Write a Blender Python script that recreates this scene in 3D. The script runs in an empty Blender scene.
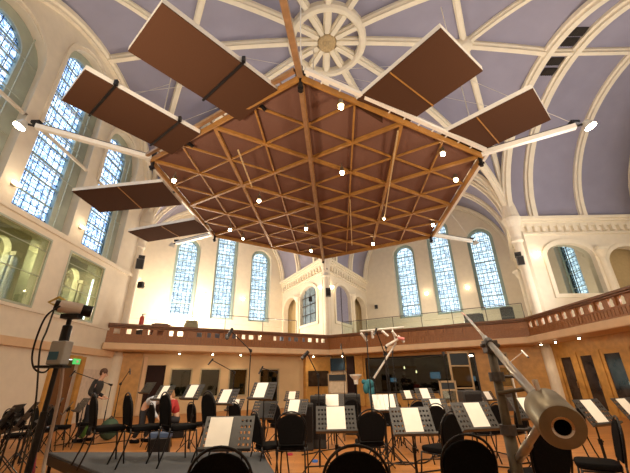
import bpy, bmesh, math, random
from math import sin, cos, pi, radians, sqrt, atan2
from mathutils import Vector, Matrix
random.seed(7)
S = bpy.context.scene
COL = S.collection

# ---------------------------------------------------------------- camera
F, PITCH, ROLL, EYE = 333.35, 0.4096, 0.0171, 1.35
cd = bpy.data.cameras.new('camera'); cam = bpy.data.objects.new('camera', cd); COL.objects.link(cam)
cd.sensor_fit = 'HORIZONTAL'; cd.sensor_width = 36.0; cd.lens = F / 630 * 36.0
cd.clip_start = 0.05; cd.clip_end = 300
cam.matrix_world = Matrix.Translation((0, 0, EYE)) @ Matrix.Rotation(pi / 2 + PITCH, 4, 'X') @ Matrix.Rotation(-ROLL, 4, 'Z')
S.camera = cam
# ---------------------------------------------------------------- world, exposure
w = bpy.data.worlds.new('world'); S.world = w; w.use_nodes = True
bg = w.node_tree.nodes['Background']; bg.inputs[0].default_value = (0.80, 0.90, 1.0, 1); bg.inputs[1].default_value = 8.0
S.view_settings.view_transform = 'Standard'; S.view_settings.look = 'None'
S.view_settings.gamma = 1.0; S.view_settings.exposure = -0.12
try: S.view_settings.use_curve_mapping = False
except Exception: pass

CX, CY, A, R = 0.72, 10.80, 10.22, 11.80       # hexagonal hall: centre, apothem, side
ZS, ZC, ZR = 9.34, 15.19, 16.20                # vault springing, side crown, centre
ZB = 3.95                                      # gallery rail
LARM = 7.3

def SPn(a): a = radians(a); return Vector((cos(a), sin(a), 0)), Vector((-sin(a), cos(a), 0))
def SP(a, d, t, z=0):
    n, tv = SPn(a); return Vector((CX, CY, 0)) + n * d + tv * t + Vector((0, 0, z))
def ray(px, py):
    dx = px - 315; dy = 236.5 - py
    a = (dx * cos(ROLL) + dy * sin(ROLL)) / F; b = (-dx * sin(ROLL) + dy * cos(ROLL)) / F
    return Vector((a, cos(PITCH) - b * sin(PITCH), sin(PITCH) + b * cos(PITCH)))
def at(px, py, zc): return ray(px, py) * zc + Vector((0, 0, EYE))          # point at an axial depth
def atz(px, py, z): r = ray(px, py); return r * ((z - EYE) / r.z) + Vector((0, 0, EYE))

# ---------------------------------------------------------------- lights
def light(name, kind, loc, power, col=(1, .8, .55), size=.2, rot=None, spot=None):
    l = bpy.data.lights.new(name, kind); l.energy = power; l.color = col
    if kind == 'AREA': l.size = size
    else: l.shadow_soft_size = size
    if spot: l.spot_size = radians(spot); l.spot_blend = .6
    o = bpy.data.objects.new(name, l); COL.objects.link(o); o.location = loc
    if rot: o.rotation_euler = rot
    return o
# added fill panels with no fixture, set low out of view, washing the vault
WARM = (1, .80, .55)
for i, (a, d, t, pw) in enumerate([(120, 11.6, 3.0, 300), (120, 11.6, -3.0, 250), (60, 11.6, -3.0, 300), (0, 11.6, 2.6, 330), (0, 11.6, -2.6, 330), (240, 9.3, 0, 420), (300, 9.3, 0, 420)]):
    p = SP(a, d, t, 3.75)
    o = light('vault_fill', 'AREA', p, pw, (1, .95, .88) if a == 0 else (1, .84, .66), 1.0)  # right arm fills are cooler, standing in for its window daylight
    v = (Vector((CX, CY, 15)) - p); o.rotation_euler = v.to_track_quat('-Z', 'Y').to_euler()
GL = []
for (a, d, t, pw) in [(120, 15.0, 1.9, 1500), (120, 14, -2.8, 380), (60, 13.8, 0, 520), (0, 13.8, 0, 420)]:
    GL.append((a, d, t, 5.3 if pw > 800 else 4.35, pw))

# added fill spots out of view near the camera, brightening sheets from the front
for a, t, pw in ((240, 1.5, 1500), (300, -1.5, 1500)):
    p = SP(a, 9.6, t, 7.2); o = light('front_fill_spot', 'SPOT', p, pw, (1, .84, .62), .3, None, 75)
    o.rotation_euler = (Vector((CX, 9.5, .6)) - p).to_track_quat('-Z', 'Y').to_euler()
# ---------------------------------------------------------------- materials
MATS = {}
def mat(name, col, rough=.6, metal=0.0, var=.12, scale=8.0, bump=0.0, wood=False, emit=None, spec=None):
    if name in MATS: return MATS[name]
    m = bpy.data.materials.new(name); m.use_nodes = True; nt = m.node_tree; b = nt.nodes['Principled BSDF']
    b.inputs['Roughness'].default_value = rough; b.inputs['Metallic'].default_value = metal
    if spec is not None: b.inputs['Specular IOR Level'].default_value = spec
    tc = nt.nodes.new('ShaderNodeTexCoord')
    src = tc.outputs['Object']
    if wood:
        mp = nt.nodes.new('ShaderNodeMapping'); mp.inputs['Scale'].default_value = wood; nt.links.new(src, mp.inputs[0]); src = mp.outputs[0]
    n = nt.nodes.new('ShaderNodeTexNoise'); n.inputs['Scale'].default_value = scale; n.inputs['Detail'].default_value = 4
    nt.links.new(src, n.inputs[0])
    r = nt.nodes.new('ShaderNodeValToRGB')
    r.color_ramp.elements[0].position = .3; r.color_ramp.elements[1].position = .7
    r.color_ramp.elements[0].color = tuple(c * (1 - var) for c in col) + (1,)
    r.color_ramp.elements[1].color = tuple(min(1, c * (1 + var)) for c in col) + (1,)
    nt.links.new(n.outputs[0], r.inputs[0]); nt.links.new(r.outputs[0], b.inputs['Base Color'])
    if bump:
        bp = nt.nodes.new('ShaderNodeBump'); bp.inputs['Strength'].default_value = bump
        nt.links.new(n.outputs[0], bp.inputs['Height']); nt.links.new(bp.outputs[0], b.inputs['Normal'])
    if emit:
        b.inputs['Emission Color'].default_value = tuple(emit[0]) + (1,); b.inputs['Emission Strength'].default_value = emit[1]
    MATS[name] = m; return m
CREAM = mat('cream_plaster', (.77, .69, .555), .8, var=.04, scale=3)
RIBM = mat('rib_plaster', (.80, .72, .57), .7, var=.04, scale=3)
LAV = mat('lavender_plaster', (.295, .28, .365), .85, var=.05, scale=1.2)
PEACH = mat('peach_fascia', (.70, .48, .29), .6, var=.06, scale=3)
OAK = mat('amber_wood', (.52, .27, .065), .45, var=.18, scale=4, wood=(1, 1, .15))
WALNUT = mat('gallery_wood', (.30, .112, .028), .45, var=.25, scale=6, wood=(4, 4, .4))
DWOOD = mat('dark_gallery_rail', (.16, .06, .018), .4, var=.2, scale=6)
BLACK = mat('black_fabric', (.007, .006, .006), .95, var=.3, scale=60, spec=.08)
BMET = mat('black_metal', (.018, .016, .016), .4, .6, var=.2, scale=30)
DGREY = mat('grey_metal', (.10, .09, .085), .5, .5, var=.15, scale=30)
CHROME = mat('chrome', (.75, .72, .68), .2, 1.0, var=.05)
BRASS = mat('dull_nickel', (.29, .25, .175), .42, .85, var=.15, scale=14)
WHITE = mat('white_paint', (.80, .76, .68), .5, var=.03)
PAPER = mat('paper', (.95, .90, .80), .8, var=.03)
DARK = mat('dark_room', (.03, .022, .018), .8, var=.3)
BROWNF = mat('brown_acoustic_fabric', (.060, .026, .013), .95, var=.10, scale=90, spec=.08)
FABR = mat('canopy_acoustic_fabric', (.155, .076, .052), .95, var=.12, scale=60, spec=.1)
BEAM = mat('canopy_timber', (.30, .135, .026), .5, var=.18, scale=5)
GOLDT = mat('gold_tube', (.62, .46, .24), .4, .4)
BRONZE = mat('bronze_beam', (.34, .20, .10), .35, .5, var=.15, scale=8)
ALU = mat('white_aluminium', (.74, .70, .62), .4, .2, var=.04)
TEAL = mat('window_frame_green', (.34, .45, .43), .6, var=.08, scale=5)
REVEAL = mat('reveal_green', (.42, .46, .37), .7, var=.06, scale=3)
CARPET = mat('grey_carpet', (.065, .067, .074), .95, var=.15, scale=40, bump=.2)
GLOW = mat('lamp_glow', (1, .9, .7), .5, emit=((1, .80, .50), 60))
GLOWS = mat('sconce_glow', (1, .9, .7), .5, emit=((1, .78, .48), 9))
SKIN = mat('skin', (.58, .33, .22), .6, var=.05)
def glassmat(name, tint, alpha, rough=.02):
    m = bpy.data.materials.new(name); m.use_nodes = True; nt = m.node_tree; nt.nodes.clear()
    o = nt.nodes.new('ShaderNodeOutputMaterial'); mx = nt.nodes.new('ShaderNodeMixShader')
    t = nt.nodes.new('ShaderNodeBsdfTransparent'); t.inputs[0].default_value = tint + (1,)
    g = nt.nodes.new('ShaderNodeBsdfGlossy'); g.inputs['Roughness'].default_value = rough
    mx.inputs[0].default_value = alpha
    nt.links.new(t.outputs[0], mx.inputs[1]); nt.links.new(g.outputs[0], mx.inputs[2]); nt.links.new(mx.outputs[0], o.inputs[0]); return m
GLASS = glassmat('clear_glass', (.80, .86, .80), .12)
DGLASS = glassmat('dark_glass', (.35, .40, .36), .07)
OGLASS = glassmat('observation_glass', (.70, .76, .66), .10)
def leaded(name, lo, mid, hi, scale, lead=.012, rot=0.0, bw=.22, bh=.16):
    """pale leaded cathedral glass: quarries of uneven tint between dark cames, lit through from outside"""
    m = bpy.data.materials.new(name); m.use_nodes = True; nt = m.node_tree; nt.nodes.clear()
    o = nt.nodes.new('ShaderNodeOutputMaterial'); tc = nt.nodes.new('ShaderNodeTexCoord')
    mp = nt.nodes.new('ShaderNodeMapping'); mp.inputs['Rotation'].default_value = (0, 0, rot); nt.links.new(tc.outputs['Object'], mp.inputs[0])
    br = nt.nodes.new('ShaderNodeTexBrick'); br.offset = .0 if rot else .0
    br.inputs['Scale'].default_value = 1; br.inputs['Brick Width'].default_value = bw; br.inputs['Row Height'].default_value = bh
    br.inputs['Mortar Size'].default_value = lead; br.inputs['Mortar Smooth'].default_value = 0
    br.inputs['Color1'].default_value = (1, 1, 1, 1); br.inputs['Color2'].default_value = (.72, .74, .78, 1); br.inputs['Mortar'].default_value = (.05, .06, .08, 1)
    nt.links.new(mp.outputs[0], br.inputs[0])
    vo = nt.nodes.new('ShaderNodeTexVoronoi'); vo.inputs['Scale'].default_value = scale; nt.links.new(mp.outputs[0], vo.inputs[0])
    rp = nt.nodes.new('ShaderNodeValToRGB'); e = rp.color_ramp.elements
    e[0].position = .15; e[0].color = lo + (1,); e[1].position = .8; e[1].color = hi + (1,); x = e.new(.45); x.color = mid + (1,)
    sx = nt.nodes.new('ShaderNodeSeparateColor'); nt.links.new(vo.outputs['Color'], sx.inputs[0]); nt.links.new(sx.outputs[0], rp.inputs[0])
    mu = nt.nodes.new('ShaderNodeMix'); mu.data_type = 'RGBA'; mu.blend_type = 'MULTIPLY'; mu.inputs[0].default_value = 1
    nt.links.new(rp.outputs[0], mu.inputs[6]); nt.links.new(br.outputs[0], mu.inputs[7])
    t = nt.nodes.new('ShaderNodeBsdfTransparent'); nt.links.new(mu.outputs[2], t.inputs[0])
    g = nt.nodes.new('ShaderNodeBsdfGlossy'); g.inputs['Roughness'].default_value = .25; mx = nt.nodes.new('ShaderNodeMixShader'); mx.inputs[0].default_value = .04
    nt.links.new(t.outputs[0], mx.inputs[1]); nt.links.new(g.outputs[0], mx.inputs[2]); nt.links.new(mx.outputs[0], o.inputs[0]); return m
LEADL = leaded('leaded_glass_blue', (.30, .38, .50), (.48, .55, .63), (.74, .78, .82), 16, .014, 0, .30, .30)
LEADB = leaded('leaded_glass_pale', (.38, .43, .44), (.48, .52, .53), (.60, .63, .62), 14, .018, 0, .30, .30)

# ---------------------------------------------------------------- mesh helpers
def link(name, me, m, parent=None, smooth=False):
    o = bpy.data.objects.new(name, me); COL.objects.link(o)
    if m:
        for x in (m if isinstance(m, (list, tuple)) else [m]): me.materials.append(x)
    if parent: o.parent = parent
    if smooth:
        for p in me.polygons: p.use_smooth = True
    return o
def tag(o, label, cat=None, group=None, kind=None):
    o['label'] = label
    if cat: o['category'] = cat
    if group: o['group'] = group
    if kind: o['kind'] = kind
    return o
def empty(name, loc=(0, 0, 0), rz=0.0):
    o = bpy.data.objects.new(name, None); COL.objects.link(o); o.location = loc; o.rotation_euler = (0, 0, rz); o.empty_display_size = .1; return o
class MB:
    def __init__(s): s.bm = bmesh.new()
    def box(s, c, d, M=None):
        r = bmesh.ops.create_cube(s.bm, size=1)['verts']
        bmesh.ops.scale(s.bm, vec=d, verts=r)
        if M: bmesh.ops.transform(s.bm, matrix=M, verts=r)
        bmesh.ops.translate(s.bm, vec=c, verts=r); return s
    def bar(s, a, b, wd, h=None, up=(0, 0, 1)):
        a = Vector(a); b = Vector(b); h = h or wd; x = (b - a); L = x.length; x.normalize(); u = Vector(up)
        y = u.cross(x)
        if y.length < 1e-4: y = Vector((0, 1, 0)).cross(x)
        y.normalize(); z = x.cross(y)
        M = Matrix((x, y, z)).transposed().to_4x4(); M.translation = (a + b) / 2
        r = bmesh.ops.create_cube(s.bm, size=1)['verts']; bmesh.ops.scale(s.bm, vec=(L, wd, h), verts=r)
        bmesh.ops.transform(s.bm, matrix=M, verts=r); return s
    def cyl(s, a, b, r, r2=None, n=10, caps=True):
        a = Vector(a); b = Vector(b); z = b - a; L = z.length
        M = z.to_track_quat('Z', 'Y').to_matrix().to_4x4(); M.translation = (a + b) / 2
        bmesh.ops.create_cone(s.bm, cap_ends=caps, segments=n, radius1=r, radius2=r if r2 is None else r2, depth=L, matrix=M); return s
    def tube(s, pts, r, n=8):
        pts = [Vector(p) for p in pts]; rings = []
        for i, p in enumerate(pts):
            t = (pts[min(i + 1, len(pts) - 1)] - pts[max(i - 1, 0)]).normalized()
            q = t.to_track_quat('Z', 'Y').to_matrix() if i == 0 else None
            if i == 0: X = q @ Vector((1, 0, 0))
            X = (X - t * X.dot(t)).normalized(); Y = t.cross(X)
            rr = r[i] if isinstance(r, (list, tuple)) else r
            rings.append([s.bm.verts.new(p + X * cos(2 * pi * k / n) * rr + Y * sin(2 * pi * k / n) * rr) for k in range(n)])
        for a, b in zip(rings, rings[1:]):
            for k in range(n): s.bm.faces.new((a[k], a[(k + 1) % n], b[(k + 1) % n], b[k]))
        s.bm.faces.new(rings[0][::-1]); s.bm.faces.new(rings[-1]); return s
    def sph(s, c, r, n=12, sc=(1, 1, 1)):
        v = bmesh.ops.create_uvsphere(s.bm, u_segments=n, v_segments=max(6, n // 2), radius=r)['verts']
        bmesh.ops.scale(s.bm, vec=sc, verts=v); bmesh.ops.translate(s.bm, vec=c, verts=v); return s
    def prism(s, pts, h):
        """extrude closed loop of Vectors along vector h"""
        h = Vector(h); a = [s.bm.verts.new(p) for p in pts]; b = [s.bm.verts.new(Vector(p) + h) for p in pts]; n = len(pts)
        s.bm.faces.new(a[::-1]); s.bm.faces.new(b)
        for i in range(n): s.bm.faces.new((a[i], a[(i + 1) % n], b[(i + 1) % n], b[i]))
        return s
    def lathe(s, prof, n=20, M=None):
        rings = []; vs = []
        for r_, z in prof:
            ring = [s.bm.verts.new((r_ * cos(2 * pi * k / n), r_ * sin(2 * pi * k / n), z)) for k in range(n)]; rings.append(ring); vs += ring
        for a, b in zip(rings, rings[1:]):
            for k in range(n): s.bm.faces.new((a[k], a[(k + 1) % n], b[(k + 1) % n], b[k]))
        if prof[0][0] > 1e-4: s.bm.faces.new(rings[0][::-1])
        if prof[-1][0] > 1e-4: s.bm.faces.new(rings[-1])
        if M: bmesh.ops.transform(s.bm, matrix=M, verts=vs)
        return s
    def build(s, name, m, parent=None, bevel=0, smooth=False):
        bmesh.ops.recalc_face_normals(s.bm, faces=s.bm.faces)
        me = bpy.data.meshes.new(name); s.bm.to_mesh(me); s.bm.free()
        o = link(name, me, m, parent, smooth)
        if bevel:
            b = o.modifiers.new('bevel', 'BEVEL'); b.width = bevel; b.segments = 2; b.limit_method = 'ANGLE'
        return o
def frameM(a, d, t=0, z=0):
    n, tv = SPn(a); M = Matrix((tv, Vector((0, 0, 1)), n)).transposed().to_4x4(); M.translation = SP(a, d, t, z); return M
def sheet(name, loops, M, thick, m, parent=None):
    """plane figure with holes (loops[0] outer), local XY, extruded from the frame's plane along local +Z"""
    cu = bpy.data.curves.new(name, 'CURVE'); cu.dimensions = '2D'; cu.fill_mode = 'BOTH'; cu.extrude = thick / 2
    for lp in loops:
        sp = cu.splines.new('POLY'); sp.points.add(len(lp) - 1); sp.use_cyclic_u = True
        for i, (x, y) in enumerate(lp): sp.points[i].co = (x, y, 0, 1)
    tmp = bpy.data.objects.new('tmp', cu); COL.objects.link(tmp)
    dg = bpy.context.evaluated_depsgraph_get(); me = bpy.data.meshes.new_from_object(tmp.evaluated_get(dg))
    bpy.data.objects.remove(tmp); bpy.data.curves.remove(cu)
    me.transform(Matrix.Translation((0, 0, thick / 2))); me.materials.clear()
    o = link(name, me, m); o.matrix_world = M
    if parent: o.parent = parent; o.matrix_parent_inverse = parent.matrix_world.inverted()
    return o
def rectl(x0, y0, x1, y1): return [(x0, y0), (x1, y0), (x1, y1), (x0, y1)]
def archl(x, w_, y0, y1, rise=None, n=14):
    """opening: straight sides and an elliptic/round head; y1 is the crown"""
    h = w_ / 2; rise = h if rise is None else rise; ys = y1 - rise
    return [(x - h, y0), (x + h, y0)] + [(x + h * cos(pi * k / n), ys + rise * sin(pi * k / n)) for k in range(n + 1)]
def zell(t): return ZS + (ZC - ZS) * sqrt(max(0, 1 - (t / 5.9) ** 2))
def vz(d, t):
    D = ZS + (ZR - ZS) * sqrt(max(0, 1 - (d / A) ** 2)); Rg = ZR + (ZC - ZR) * (d / A) ** 2
    s = min(1, abs(t) / (d * .57735 + 1e-9)); return D + (Rg - D) * sqrt(max(0, 1 - s * s))

# ================================================================ STRUCTURE
# floor
M_FLOOR = mat('parquet', (.40, .17, .055), .38, var=.10, scale=2.5)
nt = M_FLOOR.node_tree; b = nt.nodes['Principled BSDF']
br = nt.nodes.new('ShaderNodeTexBrick'); br.inputs['Scale'].default_value = 1; br.inputs['Brick Width'].default_value = .9; br.inputs['Row Height'].default_value = .11
br.inputs['Mortar Size'].default_value = .002; br.inputs['Color1'].default_value = (.50, .20, .045, 1); br.inputs['Color2'].default_value = (.38, .14, .03, 1); br.inputs['Mortar'].default_value = (.08, .03, .01, 1)
tc = nt.nodes.new('ShaderNodeTexCoord'); nt.links.new(tc.outputs['Object'], br.inputs[0]); nt.links.new(br.outputs[0], b.inputs['Base Color'])
mb = MB(); mb.prism([SP(k * 60 + 30, 1, 0) * 0 + Vector((CX + 24 * cos(radians(60 * k)), CY + 24 * sin(radians(60 * k)), -.2)) for k in range(6)], (0, 0, .2))
tag(mb.build('floor', M_FLOOR), 'orange brown wooden plank floor of the hall', 'floor', kind='structure')

# vault: hexagonal dome and barrel-vaulted arms, one shell
bm = bmesh.new()
def grid(rows):
    vr = [[bm.verts.new(p) for p in r] for r in rows]
    for a, b_ in zip(vr, vr[1:]):
        for i in range(len(a) - 1):
            try: bm.faces.new((a[i], a[i + 1], b_[i + 1], b_[i]))
            except ValueError: pass
ANG = [0, 60, 120, 180, 240, 300]; ARMS = {0: LARM, 60: LARM, 120: LARM}
ss = [sin(pi / 2 * k / 14) for k in range(-14, 15)]
for a in ANG:
    rows = []
    for i in range(25):
        d = max(.02, A * sin(pi / 2 * i / 24)); rows.append([SP(a, d, s * d * .57735, vz(d, s * d * .57735)) for s in ss])
    grid(rows)
    if a in ARMS:
        grid([[SP(a, A + ARMS[a] * k / 4, s * 5.9, zell(s * 5.9)) for s in ss] for k in range(5)])
bmesh.ops.remove_doubles(bm, verts=bm.verts, dist=.002)
bmesh.ops.recalc_face_normals(bm, faces=bm.faces)
me = bpy.data.meshes.new('ceiling'); bm.to_mesh(me); bm.free()
o = link('ceiling', me, LAV, smooth=True)
so = o.modifiers.new('shell', 'SOLIDIFY'); so.thickness = .12; so.offset = 1
tag(o, 'lavender grey plaster vault with six cells and barrel vaulted arms', 'ceiling', kind='structure')

# ribs
ribn = [0]
def rib(pts, pdir, wd=.36, dp=.26, lab='cream moulded plaster rib of the vault', m=None):
    lat = Vector((-pdir.y, pdir.x, 0)).normalized(); sec = [(-.5, -.15), (.5, -.15), (.5, .45), (.28, .62), (.28, 1), (-.28, 1), (-.28, .62), (-.5, .45)]
    bm = bmesh.new(); rings = []
    for i, p in enumerate(pts):
        T = (pts[min(i + 1, len(pts) - 1)] - pts[max(i - 1, 0)]).normalized()
        dn = T.cross(lat).normalized()
        if dn.z > 0: dn = -dn
        rings.append([bm.verts.new(p + lat * u * wd + dn * v * dp) for u, v in sec])
    for a, b_ in zip(rings, rings[1:]):
        for k in range(8): bm.faces.new((a[k], a[(k + 1) % 8], b_[(k + 1) % 8], b_[k]))
    bm.faces.new(rings[0]); bm.faces.new(rings[-1][::-1]); bmesh.ops.recalc_face_normals(bm, faces=bm.faces)
    me = bpy.data.meshes.new('rib'); bm.to_mesh(me); bm.free(); ribn[0] += 1
    return tag(link('trim_%d' % ribn[0], me, m or RIBM), lab, 'ceiling rib', 'vault ribs', 'structure')
NM = {0: 'right', 60: 'back right', 120: 'back left', 180: 'left', 240: 'near left', 300: 'near right'}
CNM = {30: 'right rear corner', 90: 'far corner', 150: 'left rear corner', 210: 'left near corner', 270: 'near corner', 330: 'right near corner'}
for a in ANG:
    n, tv = SPn(a)
    rib([SP(a, .45 + (A - .45) * k / 20, 0, vz(.45 + (A - .45) * k / 20, 0)) for k in range(21)], n, lab='cream ridge rib running from the rosette to the %s arch' % NM[a])
    # diagonal towards the corner at a+30
    pts = []
    for k in range(29):
        d = .42 + (A - .42) * sin(pi / 2 * k / 28); pts.append(SP(a, d, d * .57735, vz(d, d * .57735)))
    rib(pts, (pts[-1] - pts[0]).normalized(), lab='cream diagonal rib running from the rosette down to the %s' % CNM[(a + 30) % 360])
    d0 = .63 * A
    for sg in (1, -1):
        pts = []
        for k in range(27):
            q = sin(pi / 2 * k / 26); d = d0 + (A - d0) * q; pts.append(SP(a, d, sg * 5.9 * q, vz(d, 5.9 * q)))
        c = CNM[(a + (30 if sg > 0 else -30)) % 360]
        rib(pts, (pts[-1] - pts[0]), .30, .22, lab='cream slanting rib from the %s boss down to the %s' % (NM[a], c))
    # ring rib boss to boss
    p0 = SP(a, d0, 0); p1 = SP(a + 60, d0, 0); pts = []
    for k in range(13):
        p = p0.lerp(p1, k / 12); q = k / 12
        aa = a if q <= .5 else a + 60; n2, t2 = SPn(aa); rel = p - Vector((CX, CY, 0)); p.z = vz(rel.dot(n2), rel.dot(t2)); pts.append(p)
    rib(pts, (p1 - p0), .28, .20, lab='short cream rib linking the %s boss and the %s boss' % (NM[a], NM[(a + 60) % 360]))
    # wall arch
    L = [0] if a not in ARMS else [0, 1.25, 4.0, LARM - .15]
    for j, x in enumerate(L):
        pts = [SP(a, A + x - .05, 5.9 * sin(pi / 2 * k / 20), zell(5.9 * sin(pi / 2 * k / 20))) for k in range(-20, 21)]
        nm = ['innermost', 'second', 'third', 'outermost'][j] if a in ARMS else 'single'
        rib(pts, tv, .46 if x < 2 else .34, .30, lab='%s cream transverse arch of the %s side' % (nm, NM[a]))
    if a in ARMS:
        rib([SP(a, A + ARMS[a] * k / 4, 0, ZC) for k in range(5)], n, .30, .24, lab='cream ridge rib of the %s arm' % NM[a])
    # boss
    z = vz(d0, 0); M = Matrix.Translation(SP(a, d0, 0, z - .42)); ribn[0] += 1
    tag(MB().lathe([(.0, 0), (.2, 0), (.3, .06), (.36, .2), (.36, .5)], 18, M).build('trim_%d' % ribn[0], RIBM), 'round cream boss where the %s ribs cross' % NM[a], 'ceiling boss', kind='structure')
# rosette
z = ZR - .30
ros = MB(); N = 48
rr = [(1.50, -.02), (1.50, .30), (1.84, .30), (1.84, -.02), (1.75, -.12), (1.59, -.12)]
M = Matrix.Translation((CX, CY, z))
rings = []
for k in range(N):
    rings.append([ros.bm.verts.new((CX + r_ * cos(2 * pi * k / N), CY + r_ * sin(2 * pi * k / N), z + zz)) for r_, zz in rr])
for k in range(N):
    a_, b_ = rings[k], rings[(k + 1) % N]
    for j in range(6): ros.bm.faces.new((a_[j], a_[(j + 1) % 6], b_[(j + 1) % 6], b_[j]))
ribn[0] += 1
rg = tag(ros.build('trim_%d' % ribn[0], RIBM), 'cream ring around the centre of the vault', 'ceiling rosette', kind='structure')
M_GOLD = mat('rosette_gold', (.50, .36, .18), .6, var=.2, scale=12)
ribn[0] += 1
cb = tag(MB().lathe([(0, -.16), (.12, -.16), (.16, -.05), (.26, -.08), (.32, 0), (.40, -.02), (.44, .1), (.44, .3)], 24, M).build('trim_%d' % ribn[0], M_GOLD, smooth=True), 'tan carved boss at the centre of the rosette', 'ceiling boss', kind='structure')
# vents beside the right ridge rib, between the double arches
for i, t in enumerate((-1.02, -.50, .50, 1.02)):
    v = MB(); zz = zell(t) - .05
    v.box((0, 0, 0), (.62, .40, .05))
    for k in range(6): v.box((-.25 + k * .1, 0, -.04), (.03, .38, .05), Matrix.Rotation(.5, 4, 'Y'))
    o = v.build('ceiling_vent', DARK); o.location = SP(0, A + .62, t, zz)
    tag(o, ['dark square ceiling vent nearest the right near corner', 'dark square ceiling vent just on the near side of the right ridge rib', 'dark square ceiling vent just on the far side of the right ridge rib', 'dark square ceiling vent farthest beyond the right ridge rib'][i], 'vent', 'ceiling vents between the double arches')

# ---------------------------------------------------------------- walls
wn = [0]
def window_lancet(a, d, t, wd, z0, z1, glass, label, par_wall=None, rows=9, shallow=False):
    """lancet in the frame of a side: pane, green frame, saddle bars"""
    wn[0] += 1
    e = empty('window_%d' % wn[0], SP(a, d, t, z0)); tag(e, label, 'window', kind='structure')
    M = frameM(a, d, t, 0)
    bpy.context.view_layer.update()
    pane = sheet('pane', [archl(0, wd, z0, z1)], M, .01, glass, e)
    fw = .19
    sheet('frame', [archl(0, wd + 2 * fw, z0 - fw, z1 + fw), archl(0, wd, z0, z1)], frameM(a, d - .08, t), .14, TEAL, e)
    mb = MB(); n, tv = SPn(a)
    h = z1 - z0
    for k in range(1, rows):
        z = z0 + h * k / rows; hw = wd / 2
        if z > z1 - wd / 2: hw = sqrt(max(0, hw ** 2 - (z - z1 + wd / 2) ** 2))
        mb.bar(SP(a, d - .03, t - hw, z), SP(a, d - .03, t + hw, z), .05, .05)
    for q in (-1, 1): mb.bar(SP(a, d - .03, t + q * wd / 2 * .62, z0), SP(a, d - .03, t + q * wd / 2 * .62, z1 - wd * .16), .022)
    o = mb.build('saddle_bars', TEAL, e); o.matrix_parent_inverse = e.matrix_world.inverted()
    return e
def ellwall(half=5.95, z0=0.0, n=24):
    return [(-half, z0), (half, z0)] + [(half * cos(pi * k / n), ZS + (ZC + .1 - ZS) * sin(pi * k / n)) for k in range(n + 1)]
def hexwall(z0, z1, half=5.9): return rectl(-half, z0, half, z1)
# left wall: three tall lancets in deep splayed recesses, two observation windows, doors
LT = [3.7, 0.5, -2.85]          # t on side 180 runs towards -y
TOPS = {3.7: 12.4, 0.5: 14.0, -2.85: 12.6}
holes = [archl(t - .1, 2.6, 6.62, TOPS[t] + .40) for t in LT]
obs = [(-3.35, -.95), (.15, 2.15), (3.0, 5.2)]
obs = [(-3.45, -1.3), (-.2, 2.55), (3.1, 5.3)]
hol2 = [rectl(x0, 3.80, x1, 6.12) for x0, x1 in obs]
# door openings at floor: build as notches of the outline
outer = [(-5.95, 0), (-3.35, 0), (-3.35, 2.3), (-2.05, 2.3), (-2.05, 0)] + [(5.95, 0)] + ellwall()[2:]
wl = sheet('wall_left', [outer] + holes + hol2, frameM(180, A), .32, CREAM)
tag(wl, 'cream left wall with three tall stained glass lancets under an arch', 'wall', kind='structure')
back = sheet('wall_left_recess', [hexwall(6.3, 15)] + [archl(t + .1, 1.65, 6.75, TOPS[t]) for t in LT] + [rectl(-1.0 + x, 4.2, 1.0 + x, 4.21) for x in ()], frameM(180, A + .33), .1, REVEAL)
tag(back, 'pale green recess behind the left lancets', 'wall', kind='structure')
for t, lab in zip(LT, ['left wall lancet cut by the left edge of the picture', 'tallest left wall lancet, in the middle of the wall', 'left wall lancet nearest the far corner, behind the floating panels']):
    window_lancet(180, A + .46, t + .1, 1.65, 6.75, TOPS[t], LEADL, 'stained glass ' + lab, rows=10)
    m2 = MB()
    for z in (8.6, 10.0, 11.4): m2.bar(SP(180, A + .12, t - 1.17, z), SP(180, A + .12, t + 1.17, z), .03)
    for q in (-.75,): m2.bar(SP(180, A + .12, t + q, 6.65), SP(180, A + .12, t + q, TOPS[t]), .03)
    o = m2.build('secondary_glazing_bars', REVEAL, bpy.data.objects['window_%d' % wn[0]]); o.matrix_parent_inverse = Matrix.Translation(o.parent.location).inverted()
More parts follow.
